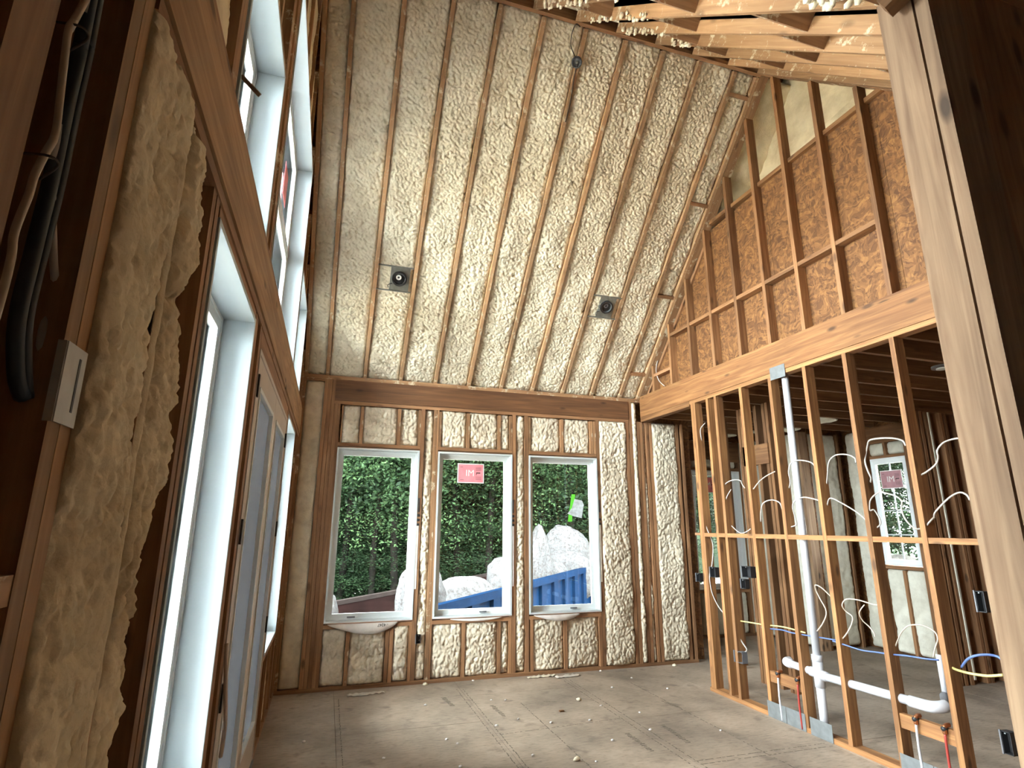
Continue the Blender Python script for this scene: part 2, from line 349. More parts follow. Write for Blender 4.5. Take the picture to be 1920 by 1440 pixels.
def foam(name, par, O, U, V, w_, h_, m, res=.012, amp=.03, lump=.055, recess=.03, depth=.10, rot=0.0, an=1.0, edge=.03, left=None, right=None, bot=0.0, smoothness=0.0):
    """solid slab of sprayed foam: lumpy face over U x V, face normal U x V, skirt going back by depth"""
    FS[0] += 1; s = FS[0]*131
    O = np.array(O, float); U = np.array(U, float); V = np.array(V, float); Nn = np.cross(U, V)
    nu = max(4, int(w_/res)); nv = max(4, int(h_/res))
    a_ = np.linspace(0, 1, nu); b_ = np.linspace(0, h_, nv)
    A, B = np.meshgrid(a_, b_)
    l = left(B) if left is not None else np.zeros_like(B); r = right(B) if right is not None else np.full_like(B, w_)
    X = l+(r-l)*A
    c_, sn = math.cos(rot), math.sin(rot); p = (X*c_+B*sn); q = (-X*sn+B*c_)*an
    k = s*7.31
    wx = vnoise(p/(lump*1.6)+k, q/(lump*1.6), s+5)*.9; wy = vnoise(p/(lump*1.6), q/(lump*1.6)+k, s+6)*.9
    d = .55*cell(p/lump+wx+k, q/lump+wy, s)+.27*cell(p/(lump*.48)+k+wy, q/(lump*.48)+wx, s+1)+.12*vnoise(p/(lump*.22), q/(lump*.22)+k, s+2)
    d = d*(1-smoothness)+smoothness*.6*vnoise(p/(lump*1.3), q/(lump*1.3)+k, s+8)
    big = vnoise(X/.22+k, B/.25, s+3)-.5
    H = -recess+amp*(d-.45)+amp*.45*big
    ed = np.minimum(X-l, r-X)
    eb = np.minimum(B, h_-B)
    rag = .6+.8*vnoise(B/.05, X*0+k, s+9)
    H = H-edge*np.exp(-ed/(.014*rag))-edge*.8*np.exp(-eb/.014)
    P = O+X[..., None]*U+B[..., None]*V+H[..., None]*Nn
    idx = np.arange(nu*nv).reshape(nv, nu)
    F = np.stack([idx[:-1, :-1], idx[:-1, 1:], idx[1:, 1:], idx[1:, :-1]], -1).reshape(-1, 4)
    loop = np.concatenate([idx[0, :], idx[1:, -1], idx[-1, -2::-1], idx[-2:0:-1, 0]])
    Pv = P.reshape(-1, 3); Xb = X.reshape(-1)[loop]; Bb = B.reshape(-1)[loop]
    back = O+Xb[:, None]*U+Bb[:, None]*V-depth*Nn
    n0 = len(Pv); kk = len(loop); nb = np.arange(n0, n0+kk)
    F2 = np.stack([loop, nb, np.roll(nb, -1), np.roll(loop, -1)], -1)
    cen = O+U*w_/2+V*h_/2
    o = arr_mesh(name, np.vstack([Pv, back])-cen, np.vstack([F, F2]), m, par); o.location = cen
    return o
def blob(name, par, c_, r, m, seed=0, sub=2, sq=(1, 1, 1), amp=.25, freq=1.5):
    bm = bmesh.new(); bmesh.ops.create_icosphere(bm, subdivisions=sub, radius=1)
    for v in bm.verts:
        n_ = mnoise.noise(v.co*freq+Vector((seed*3.1, seed*1.7, seed)))
        v.co = v.co*(1+amp*n_); v.co = Vector((v.co.x*sq[0]*r, v.co.y*sq[1]*r, v.co.z*sq[2]*r))
    me = D.meshes.new(name); bm.to_mesh(me); bm.free(); me.materials.append(m)
    me.polygons.foreach_set('use_smooth', [True]*len(me.polygons))
    o = link(D.objects.new(name, me), par); o.location = c_; return o
def text_mesh(name, par, s, size, m, mw, ext=.0004):
    cu = D.curves.new(name, 'FONT'); cu.body = s; cu.size = size; cu.extrude = ext; cu.align_x = 'CENTER'; cu.align_y = 'CENTER'
    cu.materials.append(m); t_ = D.objects.new(name, cu); COL.objects.link(t_); dg = bpy.context.evaluated_depsgraph_get(); me = D.meshes.new_from_object(t_.evaluated_get(dg)); D.objects.remove(t_)
    if not me.materials: me.materials.append(m)
    o = link(D.objects.new(name, me), par); o.matrix_local = mw; o['kind'] = 'stuff'; return o

def sub(o, par_):
    """make part o a sub-part of part par_ (both built as children of one thing)"""
    m_ = par_.matrix_basis.inverted() @ o.matrix_basis; o.parent = par_; o.matrix_basis = m_; return o

# ------------------------------------------------------------------ large structure
W = 4.189; ZE = 3.248; MB = 1.045; YR = -2.66; ZR = 6.03; MF = .99; WT = .089
def zback(y): return ZE - MB*y
def zroof(y): return ZR - (MB*(y-YR) if y > YR else MF*(YR-y))
# floor: sheets with recessed joints
floor = struct('floor')
bx('subfloor_base', floor, -.15, 8.6, -9.0, 1.4, -.30, -.024, M['dark'])
xs = [-.66, .56, 1.78, 2.95, 4.17, 5.39, 6.61, 8.6]
cross = [[-.2, -2.9, -5.3, -7.7], [-1.3, -3.74, -6.2], [-.55, -2.99, -5.4, -7.8], [-1.60, -4.04, -6.5], [-2.57, -5.0, -7.4, -.13], [-1.3, -3.7, -6.1], [-2.5, -4.9, -7.3]]
for i in range(7):
    ys = [1.35] + sorted(cross[i], reverse=True) + [-8.9]
    for j in range(len(ys)-1):
        bx('floor_panel', floor, max(-.14, xs[i])+.002, xs[i+1]-.002, ys[j+1]+.0025, ys[j]-.0025, -.022+R.uniform(-.001, 0), 0, M['floor'])

# ---- back wall
wb = struct('wall_back')
def bstud(x0, x1, z0, z1, m='stud_w', d=.14, y0=0.0): bx('stud', wb, x0, x1, y0+R.uniform(-.002, .002), y0+d, z0, z1, M[m])
bx('bottom_plate', wb, 0, 4.82, 0, .14, .0, .038, M['stud_w'])
bx('top_plate', wb, 0, 4.2, 0, .14, 3.19, 3.235, M['stud_f'])
for x0, x1 in [(.226, .264), (.266, .304), (.308, .343), (4.01, 4.05), (4.12, 4.155), (4.16, 4.2), (4.25, 4.288), (4.30, 4.338), (4.70, 4.74), (4.775, 4.81)]:
    bstud(x0, x1, .038, 3.19 if x1 < 4.1 else 2.93, 'stud_w')
bstud(0.0, .03, .038, 3.19, 'stud_f')
for x0, x1 in [(.346, .384), (.386, .412)]: bstud(x0, x1, .038, 2.915, 'stud_w')
for x0, x1 in [(1.313, 1.357), (1.462, 1.50), (1.502, 1.522), (2.420, 2.465), (2.579, 2.626), (3.534, 3.572), (3.961, 4.0)]:
    bstud(x0, x1, .038, 2.915, 'stud_w' if x0 != 1.462 else 'stud_f')
for x0, x1 in [(1.283, 1.311), (2.387, 2.418), (2.64, 2.675), (3.494, 3.530)]: bstud(x0, x1, .038, .575, 'stud_w')
for x0, x1 in [(.632, .67), (1.044, 1.082), (1.283, 1.311), (1.526, 1.552), (1.853, 1.891), (2.236, 2.274), (2.385, 2.418), (2.63, 2.652), (3.047, 3.085), (3.448, 3.486), (3.494, 3.530), (.43, .445)]:
    bstud(x0, x1, 2.485, 2.90, 'stud_f')
for x0, x1 in [(.643, .681), (1.039, 1.077), (1.082, 1.12), (1.853, 1.891), (2.255, 2.293), (3.05, 3.088)]:
    bstud(x0, x1, .038, .575, 'stud_f' if x0 < 1 else 'stud_w')
for x0, x1 in [(.413, 1.311), (1.524, 2.418), (2.629, 3.53)]:
    bx('window_header_plate', wb, x0, x1, 0, .14, 2.447, 2.485, M['stud_w'])
    bx('window_sill_plate', wb, x0, x1, 0, .14, .575, .613, M['stud_w'])
bx('header_beam', wb, .343, 4.003, -.012, .14, 2.952, 3.19, M['beam_d'])
bx('beam_plate', wb, .343, 4.003, -.004, .14, 2.915, 2.95, M['stud_w'])
bx('corner_block', wb, .03, .226, 0, .14, 3.165, 3.19, M['stud_f'])
X_, Z_ = (1, 0, 0), (0, 0, 1)
def bfoam(x0, x1, z0, z1, **k):
    k.setdefault('amp', .075); k.setdefault('recess', .036); k.setdefault('lump', .034); k.setdefault('an', .75); k.setdefault('rot', .2)
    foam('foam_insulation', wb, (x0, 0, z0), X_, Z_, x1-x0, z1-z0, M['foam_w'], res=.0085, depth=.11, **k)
for x0, x1 in [(.445, .632), (.670, 1.044), (1.082, 1.283), (1.552, 1.853), (1.891, 2.236), (2.274, 2.385), (2.652, 3.047), (3.085, 3.448)]: bfoam(x0, x1, 2.487, 2.913)
for x0, x1 in [(.412, .643), (.681, 1.039), (1.12, 1.283), (1.522, 1.853), (1.891, 2.255), (2.293, 2.387), (2.675, 3.05), (3.088, 3.494)]: bfoam(x0, x1, .04, .573)
bfoam(.03, .226, .04, 3.165, amp=.018, smoothness=.6, recess=.012)
bfoam(1.357, 1.462, .04, 2.913, recess=.035); bfoam(2.465, 2.579, .04, 2.913, recess=.035); bfoam(3.572, 3.961, .04, 2.913, recess=.012)
bfoam(4.05, 4.12, .04, 3.18, recess=.012); bfoam(4.338, 4.70, .04, 2.93, recess=.012); bfoam(4.20, 4.25, .04, 2.93)
# sheathing around the openings
for x0, x1, z0, z1 in [(-.15, .413, -.3, 3.6), (1.311, 1.524, -.3, 3.6), (2.418, 2.629, -.3, 3.6), (3.53, 5.0, -.3, 3.6), (.413, 1.311, -.3, .62), (.413, 1.311, 2.44, 3.6), (1.524, 2.418, -.3, .62), (1.524, 2.418, 2.44, 3.6), (2.629, 3.53, -.3, .62), (2.629, 3.53, 2.44, 3.6)]:
    bx('sheathing_panel', wb, x0, x1, .14, .155, z0, z1, M['osb'])

# ---- left wall
wl = struct('wall_left')
def lstud(y0, y1, z0, z1, m='stud_w'): bx('stud', wl, -.14, R.uniform(-.003, .001), y0, y1, z0, z1, M[m])
bx('bottom_plate', wl, -.14, 0, -8.9, -3.60, 0, .038, M['stud_w']); bx('bottom_plate', wl, -.14, 0, -1.66, 0, 0, .038, M['stud_w'])
for y0, y1 in [(-5.19, -5.152), (-4.862, -4.824), (-4.82, -4.782), (-3.845, -3.807), (-3.80, -3.762), (-3.685, -3.647), (-3.643, -3.605), (-1.655, -1.617), (-1.613, -1.58), (-.575, -.537), (-.533, -.495), (-.22, -.182), (-.045, -.003)]:
    f_ = 'stud_f' if y0 in (-5.19, -.22) else 'stud_w'
    lstud(y0, y1, .038, 2.52, f_); lstud(y0, y1, 2.87, min(zroof(y0), zroof(y1))-.0, 'stud_f')
lstud(-5.53, -5.492, .038, 3.2, 'beam_l'); lstud(-5.49, -5.452, .038, 3.2, 'beam_l')
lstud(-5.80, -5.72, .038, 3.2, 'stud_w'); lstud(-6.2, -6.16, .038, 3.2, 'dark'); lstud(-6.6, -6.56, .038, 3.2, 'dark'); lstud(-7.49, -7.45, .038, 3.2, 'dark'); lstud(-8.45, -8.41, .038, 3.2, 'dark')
bx('fire_block', wl, -.14, -.004, -5.72, -5.53, 1.505, 1.543, M['stud_f'])
bx('header_beam', wl, -.14, .012, -5.45, 0, 2.56, 2.835, M['beam_l'])
bx('header_plate', wl, -.14, .004, -5.45, 0, 2.52, 2.557, M['stud_w']); bx('sill_plate', wl, -.14, .006, -5.45, 0, 2.838, 2.872, M['stud_w'])
for y0, y1, z0, z1 in [(-4.76, -3.865, 2.482, 2.52), (-4.76, -3.865, .62, .658), (-1.575, -.58, 2.482, 2.52), (-1.575, -.58, .62, .658), (-3.60, -1.66, 2.43, 2.52)]:
    bx('opening_plate', wl, -.14, -.002, y0, y1, z0, z1, M['stud_w'])
bx('opening_plate', wl, -.14, 0, -4.77, -3.865, 3.762, 3.80, M['stud_f']); bx('opening_plate', wl, -.14, 0, -3.603, -1.655, 4.68, 4.72, M['stud_f']); bx('opening_plate', wl, -.14, 0, -1.575, -.60, 3.762, 3.80, M['stud_f'])
for y_ in (-4.5, -4.15, -3.3, -2.9, -2.45, -2.05, -1.2, -.85):
    zb = 3.8 if y_ < -3.8 or y_ > -1.6 else 4.72
    if zroof(y_) > zb: lstud(y_-.019, y_+.019, zb, zroof(y_), 'stud_f')
for y_ in (-4.5, -4.15, -1.25, -.9): lstud(y_-.019, y_+.019, .038, .62)
Y_ = (0, 1, 0)
def lfoam(y0, y1, z0, z1, m='foam_s', **k):
    k.setdefault('amp', .026); k.setdefault('recess', .02); k.setdefault('lump', .05); k.setdefault('res', .009); k.setdefault('smoothness', .45)
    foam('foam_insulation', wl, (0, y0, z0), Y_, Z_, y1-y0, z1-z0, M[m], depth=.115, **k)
def rag(seed, base, amp):
    return lambda B: base+amp*(vnoise(B/.17+seed, B*0, seed)-.5)*1.6+amp*.7*(vnoise(B/.05, B*0+seed, seed+1)-.5)
lfoam(-5.452, -5.19, .04, 2.52, res=.006, right=lambda B: np.minimum(.262, rag(3, .268, .035)(B)+.012), edge=.012, amp=.045, smoothness=.1, lump=.045, recess=-.002)
lfoam(-5.452, -5.19, .04, 2.52, res=.012, recess=.050, amp=.02, smoothness=.8)
lfoam(-5.152, -4.862, .04, 2.52, res=.007, right=rag(11, .15, .075), left=rag(17, .002, .012), edge=.03, amp=.055, recess=.0, smoothness=.1, lump=.04)
lfoam(-5.19, -5.152, .04, 2.52, recess=-.010, amp=.012, res=.006, edge=.012)      # overspray on the stud face
for y0, y1, z0, z1 in [(-5.45, -5.19, 2.875, 3.3), (-5.152, -4.862, 2.875, 3.55), (-3.762, -3.685, .04, 2.5), (-3.80, -3.685, 2.875, 4.7), (-.495, -.22, .04, 2.5), (-.182, -.045, .04, 2.5), (-.495, -.22, 2.875, 3.38)]:
    lfoam(y0, y1, z0, z1)
for y0, y1 in [(-4.484, -4.17), (-4.13, -3.87), (-1.23, -.88)]: lfoam(y0, y1, .04, .61)
for y0, y1, z0, z1 in [(-3.28, -2.92, 4.73, 5.3), (-2.88, -2.47, 4.73, 5.6), (-2.43, -2.07, 4.73, 5.3)]: lfoam(y0, y1, z0, z1)
for y0, y1, z0, z1 in [(-9, -8.4, -.3, 6.2), (-7.5, -4.76, -.3, 6.2), (-8.4, -7.5, -.3, 1.0), (-8.4, -7.5, 2.1, 6.2), (-4.76, -3.865, -.3, .66), (-4.76, -3.865, 2.48, 2.88), (-4.76, -3.865, 3.76, 6.2), (-3.865, -3.60, -.3, 6.2), (-3.60, -1.66, 2.43, 2.88), (-3.60, -1.66, 4.68, 6.2), (-3.6, -1.66, -.3, 0.0), (-1.66, -1.575, -.3, 6.2), (-1.575, -.58, -.3, .66), (-1.575, -.58, 2.48, 2.88), (-1.575, -.58, 3.76, 6.2), (-.58, .15, -.3, 6.2)]:
    bx('sheathing_panel', wl, -.155, -.14, y0, y1, z0, z1, M['osb'])

# ---- right wall: stud partition, header, gable studs
wr = struct('wall_right')
for i, y_ in enumerate([-1.092, -1.362, -1.499, -1.899, -2.30, -2.712, -3.118, -3.532, -3.94, -4.345, -4.75, -5.157]):
    if i == 0: bx('stud', wr, W, W+WT, y_-.038, y_, .038, 2.95, M['stud']); bx('stud', wr, W, W+WT, y_-.078, y_-.040, .038, 2.95, M['stud'])
    else: bx('stud', wr, W+R.uniform(-.003, .003), W+WT, y_-.038, y_, .038, 2.95, M['stud'])
bx('bottom_plate', wr, W, W+WT, -5.39, -1.07, 0, .038, M['stud'])
bx('top_plate', wr, W, W+WT, -5.39, -1.07, 2.95, 2.988, M['stud'])
bx('header_beam', wr, W-.006, W+WT, -5.39, .0, 2.99, 3.23, M['beam'])
bx('header_beam', wr, W-.003, W+WT, -1.07, .0, 2.93, 2.988, M['beam'])
bx('header_plate', wr, W, W+WT, -5.39, .0, 3.232, 3.268, M['stud'])
for y0, y1 in [(-1.17, -1.362), (-1.40, -1.499), (-1.537, -1.899), (-1.937, -2.30), (-2.338, -2.712), (-2.75, -3.118), (-3.156, -3.532), (-3.57, -3.94), (-3.978, -4.345)]:
    bx('mid_block', wr, W+R.uniform(0, .004), W+WT, y1, y0, 1.502, 1.54, M['stud'])
bx('mid_block', wr, W, W+.04, -1.092, -1.0, 1.515, 1.54, M['stud_w'])
gy = [-(.3268+.4064*i) for i in range(12)]
for y_ in gy:
    zt = zroof(y_-.019 if y_ > YR else y_-.02)-.01
    bx('gable_stud', wr, W+R.uniform(-.002, .002), W+WT, y_-.038, y_, 3.268, zt, M['stud_g'])
for i in range(1, 9):
    y1 = gy[i]; y0 = gy[i+1]
    if y0 < -3.6: break
    bx('gable_block', wr, W+.004, W+WT-.004, (y0 if i < 8 else -3.48), y1-.038, 3.862, 3.90, M['stud_g'])
bx('gable_block', wr, W+.004, W+WT, gy[1], gy[0]-.038, 3.455, 3.49, M['stud_w'])
# sloped and level plate behind the gable studs, with oriented strand board under it
nB = Vector((0, MB, 1)).normalized(); sB = Vector((0, -1, MB)).normalized()
ye = -1.52
p0 = Vector((W+.11, -.02, zback(-.02)-.06)); p1 = Vector((W+.11, ye, zback(ye)-.06))
board('sloped_plate', wr, p0, p1, .089, .038, M['stud_w'], (1, 0, 0))
bx('attic_plate', wr, W+.05, W+.17, -5.39, -1.60, 4.93, 4.972, M['stud'])
def quad_panel(ys, zs_fn, z0, nm='osb_panel'):
    ya, yb = ys; v = []
    for x in (W+WT+.002, W+WT+.016):
        v += [(x, ya, z0), (x, yb, z0), (x, yb, zs_fn(yb)), (x, ya, zs_fn(ya))]
    mesh_obj(nm, v, [(0, 1, 2, 3), (7, 6, 5, 4), (0, 4, 5, 1), (1, 5, 6, 2), (2, 6, 7, 3), (3, 7, 4, 0)], M['osb'], wr)
zo = lambda y: min(zback(y)-.04, 4.93)
for ya, yb in [(-.03, -.60), (-.603, -1.60), (-1.603, -2.44), (-2.443, -3.66), (-3.663, -5.38)]: quad_panel((ya, yb), zo, 3.0)
foam('foam_insulation', wr, (4.64, -.4, 4.2), (0, -1, 0), Z_, 4.0, 2.1, M['foam_s'], res=.03, amp=.09, lump=.22, recess=0, depth=.05, smoothness=.5)
board('attic_rafter', wr, (4.60, -1.6, 5.10), (4.60, -4.6, 5.42), .05, .13, M['foam_s'], (1, 0, 0))
bx('attic_panel', wr, 4.72, 4.74, -5.6, .15, 3.25, 6.6, M['osb'])
bx('attic_panel', wr, 4.1, 4.74, .156, .17, 3.2, 6.6, M['osb']); bx('attic_panel', wr, 4.30, 4.74, -5.58, -5.565, 3.2, 6.6, M['osb'])
bx('attic_floor', wr, W+WT+.02, 4.72, -5.39, 0, 4.0, 4.02, M['dark'])

# ---- roof: two slopes of rafters with foam between
ceil = struct('ceiling')
LB = (ZR-ZE)/sB.z
def rafter(x, y0, y1, mslope, dep, m, nm='rafter', back=True):
    if back: n_ = nB; z0, z1 = zback(y0), zback(y1)
    else: n_ = Vector((0, -MF, 1)).normalized(); z0, z1 = zroof(y0), zroof(y1)
    p0 = Vector((x, y0, z0))+n_*dep/2; p1 = Vector((x, y1, z1))+n_*dep/2
    return board(nm, ceil, p0, p1, .038, dep, m, (1, 0, 0))
rx = [.02]+[3.9018-.4064*k for k in range(9, -1, -1)]+[W-.022]
for x in rx: rafter(x, .06, YR+.02, MB, .235, M['rafter'])
fx = [.02]+[3.79-.4064*k for k in range(8, -1, -1)]+[W-.05]
for x in fx: rafter(x, YR-.02, -5.46, MF, .235, M['rafter2'], back=False)
rafter(W-.012, YR-.02, -5.46, MF, .12, M['stud'], back=False)
bx('ridge_beam', ceil, 0, W, YR-.019, YR+.019, ZR-.015, ZR+.27, M['stud_w'])
for i in range(len(rx)-1):
    x0, x1 = rx[i]+.019, rx[i+1]-.019
    if x1-x0 < .05: continue
    O = Vector((x0, .0, zback(0)))-sB*.05
    foam('foam_insulation', ceil, O, X_, tuple(sB), x1-x0, LB+.04, M['foam'], res=.0092, amp=.078, lump=.036, recess=.052, depth=.09, rot=-.55, an=2.3, edge=.030)
for i in range(len(fx)-1):
    x0, x1 = fx[i]+.019, fx[i+1]-.019
    sF = Vector((0, 1, MF)).normalized()
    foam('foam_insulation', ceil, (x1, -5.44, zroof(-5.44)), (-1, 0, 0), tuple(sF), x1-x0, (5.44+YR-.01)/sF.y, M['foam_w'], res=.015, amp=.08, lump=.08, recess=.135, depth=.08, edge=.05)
for x0, x1 in [(W+.03, 4.70)]:      # slopes carried on over the attic behind the gable studs
    foam('foam_insulation', ceil, Vector((x0, .0, zback(0))), X_, tuple(sB), x1-x0, LB-.01, M['foam_s'], res=.025, amp=.10, lump=.16, recess=.06, depth=.10, smoothness=.4)
    foam('foam_insulation', ceil, (x1, -5.44, zroof(-5.44)), (-1, 0, 0), tuple(sF), x1-x0, (5.44+YR-.01)/sF.y, M['foam_s'], res=.025, amp=.10, lump=.16, recess=.06, depth=.10, smoothness=.4)
for ya, yb, nn in [(.0, YR, nB), (-5.44, YR, Vector((0, -MF, 1)).normalized())]:
    p0 = Vector((W+.05, ya, zroof(ya)))+nn*.016; p1 = Vector((W+.05, yb, ZR))+nn*.016
    board('rake_plate', ceil, p0, p1, .10, .036, M['stud_f'], (1, 0, 0))
# blocking pieces between rafters
def slope_block(x0, x1, y, back=True, dep=.20, m='stud_w', sink=.01):
    n_ = nB if back else Vector((0, -MF, 1)).normalized(); z = zroof(y)
    c_ = Vector((0, y, z))+n_*(dep/2+sink)
    a0 = Vector((x0, c_.y, c_.z)); a1 = Vector((x1, c_.y, c_.z))
    board('blocking', ceil, a0, a1, dep, .038, M[m], tuple(n_))
for y_ in (-2.50, -1.74, -.98, -.24): slope_block(rx[-2]+.019, rx[-1]-.019, y_, sink=-.0)
for i, y_ in [(0, -3.55), (1, -4.1), (3, -3.5), (4, -3.3), (4, -4.25), (5, -3.75), (5, -4.6), (6, -3.25), (6, -4.35), (7, -3.1), (7, -3.95), (8, -3.3), (8, -4.3)]:
    slope_block(fx[i]+.019, fx[i+1]-.019, y_, False, .19, 'stud_f')
for v in [((-.155, W+.6), (.16, YR), True), ((-.155, W+.6), (YR, -5.62), False)]:
    (x0, x1), (y0, y1), bk = v; n_ = nB if bk else Vector((0, -MF, 1)).normalized()
    p0 = Vector(((x0+x1)/2, y0, zback(y0) if bk else zroof(y0)))+n_*.25; p1 = Vector(((x0+x1)/2, y1, zroof(y1) if y1 != YR else ZR))+n_*.25
    dd = (p1-p0).normalized()
    if bk: p1 = p1+dd*.30
    else: p0 = p0-dd*.30
    board('roof_sheathing', ceil, p0, p1, x1-x0, .02, M['osb'], (1, 0, 0))
# foam overspray drips on the front rafters
def drips(x, ys, n_, seed):
    rr = random.Random(seed); bm = bmesh.new()
    for k in range(n_):
        y = rr.uniform(*ys); c_ = Vector((x+rr.uniform(-.03, .03), y, zroof(y)+rr.uniform(-.012, .05)))
        t = bmesh.ops.create_icosphere(bm, subdivisions=1, radius=rr.uniform(.007, .016))
        sq = Vector((1, 1.6, rr.uniform(.8, 2.4)))
        for v in t['verts']: v.co = Vector((v.co.x*sq.x, v.co.y*sq.y, v.co.z*sq.z))+c_
    me = D.meshes.new('foam_overspray'); bm.to_mesh(me); bm.free(); me.materials.append(M['foam'])
    me.polygons.foreach_set('use_smooth', [True]*len(me.polygons))
    o = link(D.objects.new('foam_overspray', me), ceil); o['kind'] = 'stuff'
drips(fx[4]-.02, (-4.2, -3.0), 60, 1); drips(fx[5]-.02, (-3.8, -2.9), 50, 2); drips(fx[6]-.02, (-3.4, -2.8), 40, 3); drips(fx[7]-.02, (-3.2, -2.75), 24, 4); drips(fx[5]-.1, (-5.35, -5.05), 40, 5); drips(fx[3]-.02, (-4.4, -3.2), 50, 6)

# ---- front wall beside the opening we look through
wf = struct('wall_front')
bx('post', wf, 1.937, 2.04, -5.494, -5.392, 0, 3.24, M['post'])
bx('stud', wf, 1.94, 2.08, -5.537, -5.499, 0, 3.24, M['post'])
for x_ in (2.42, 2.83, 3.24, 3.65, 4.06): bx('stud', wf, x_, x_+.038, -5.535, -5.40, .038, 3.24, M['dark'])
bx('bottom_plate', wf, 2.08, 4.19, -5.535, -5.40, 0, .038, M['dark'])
bx('top_plate', wf, -.14, 4.19, -5.535, -5.40, 3.24, 3.30, M['stud_w'])
bx('sheathing_panel', wf, 2.05, 4.6, -5.395, -5.38, 0, 3.24, M['osb'])
bx('plywood_panel', wf, 2.085, 4.6, -5.532, -5.52, 0, 3.24, M['stud_w'])
board('block_end', wf, (1.885, -5.45, 3.155), (1.935, -5.60, 3.22), .05, .05, M['dark'])
bx('gable_infill', wf, -.155, 4.6, -5.62, -5.60, 3.3, 3.9, M['osb'])
# room the camera stands in
wc = struct('wall_rear')
bx('sheathing_panel', wc, -.155, 5.0, -9.0, -8.98, -.3, 3.4, M['dark']); bx('sheathing_panel', wc, 4.6, 4.62, -9.0, -5.38, -.3, 3.4, M['dark'])
c2 = struct('ceiling_2')
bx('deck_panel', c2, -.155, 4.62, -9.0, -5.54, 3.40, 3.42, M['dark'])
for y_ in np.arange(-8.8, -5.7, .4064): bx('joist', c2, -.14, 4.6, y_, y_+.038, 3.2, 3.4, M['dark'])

# ---- room beyond the stud partition
wa = struct('wall_far')
for x0, x1, y0, y1, z0, z1 in [(4.8, 5.775, 1.39, 1.405, -.3, 3.4), (6.675, 7.0, 1.39, 1.405, -.3, 3.4), (5.775, 6.675, 1.39, 1.405, -.3, .68), (5.775, 6.675, 1.39, 1.405, 2.47, 3.4),
                               (4.84, 4.855, .15, 1.4, -.3, 3.4), (6.94, 6.955, .05, 1.4, -.3, 3.4), (7.74, 7.755, -1.7, -.89, -.3, 3.4), (7.74, 7.755, -.34, .2, -.3, 3.4), (7.74, 7.755, -.89, -.34, -.3, 1.12), (7.74, 7.755, -.89, -.34, 2.5, 3.4), (6.95, 7.75, .18, .195, -.3, 3.4), (8.6, 8.62, -5.6, -1.66, -.3, 3.4), (4.6, 8.62, -5.6, -5.585, -.3, 3.4)]:
    bx('sheathing_panel', wa, x0, x1, y0, y1, z0, z1, M['osb'])
def wfoam(O, U, w_, h_, **k):
    foam('foam_insulation', wa, O, U, Z_, w_, h_, M['foam_far'], res=.02, amp=.05, lump=.08, recess=.015, depth=.1, **k)
for x0, x1, z0, z1 in [(4.88, 5.70, .04, 2.95), (5.82, 6.2, .04, .62), (6.24, 6.63, .04, .62), (5.82, 6.63, 2.53, 2.95), (6.72, 6.80, .04, 2.95)]: wfoam((x0, 1.25, z0), X_, x1-x0, z1-z0)
for x0, x1, z0, z1 in [(5.70, 5.74, .04, 2.95), (5.74, 5.775, .04, 2.95), (6.675, 6.715, .04, 2.95), (5.775, 6.675, 2.475, 2.52), (5.775, 6.675, .63, .67), (6.2, 6.24, .04, .63), (4.86, 6.8, 0, .04)]:
    bx('stud', wa, x0, x1, 1.25, 1.39, z0, z1, M['stud_w'])
bx('window_header', wa, 5.70, 6.715, 1.245, 1.39, 2.62, 2.94, M['dark'])
# x = 6.8 return wall
for y1, y0 in [(1.25, .86), (.82, .47), (.43, .16)]: wfoam((6.8, y1, .04), (0, -1, 0), y1-y0, 2.9)
for y0, y1 in [(.82, .86), (.43, .47), (.08, .16), (.05, .08)]: bx('stud', wa, 6.79, 6.93, y0, y1, 0, 2.95, M['post'] if y1 < .2 else M['stud_w'])
for x0, x1 in [(6.96, 7.14), (7.19, 7.52)]: wfoam((x0, .10, .04), X_, x1-x0, 2.9)
for x_ in (7.145, 7.53): bx('stud', wa, x_, x_+.04, .09, .18, 0, 2.95, M['stud_w'])
# x = 7.6 wall with the muntin window
for y1, y0, z0, z1 in [(.02, -.16, .04, 2.95), (-.20, -.30, .04, 2.95), (-.36, -.60, .04, 1.06), (-.64, -.88, .04, 1.06), (-.36, -.58, 2.58, 2.74), (-.64, -.87, 2.58, 2.74), (-.98, -1.3, .04, 2.95)]:
    wfoam((7.6, y1, z0), (0, -1, 0), y1-y0, z1-z0)
for y0, y1, z0, z1 in [(-.20, -.16, 0, 2.95), (-.34, -.30, 0, 2.95), (-.64, -.60, 0, 1.06), (-.93, -.89, 0, 2.95), (-.97, -.935, 0, 2.95), (-.89, -.34, 1.07, 1.11), (-.89, -.34, 2.53, 2.57), (-.63, -.59, 2.57, 2.74), (-1.34, -1.3, 0, 2.95), (-1.6, -1.56, 0, 2.95)]:
    bx('stud', wa, 7.595, 7.74, y0, y1, z0, z1, M['stud_w'])
bx('window_header', wa, 7.59, 7.74, -.97, -.28, 2.74, 2.97, M['dark'])
# y = -1.65 closet wall of plywood and studs
bx('plywood_panel', wa, 6.8, 8.6, -1.60, -1.585, 0, 3.2, M['stud_w'])
for x_ in (6.80, 6.87, 6.96, 7.20, 7.26, 7.46, 7.66, 7.86, 8.2): bx('stud', wa, x_, x_+.04, -1.70, -1.60, 0, 2.93, M['stud_w'])
bx('foam_strip', wa, 7.0, 7.022, -1.71, -1.61, .05, 2.92, M['foam_far']); bx('top_plate', wa, 6.8, 8.6, -1.70, -1.60, 2.93, 2.98, M['dark'])
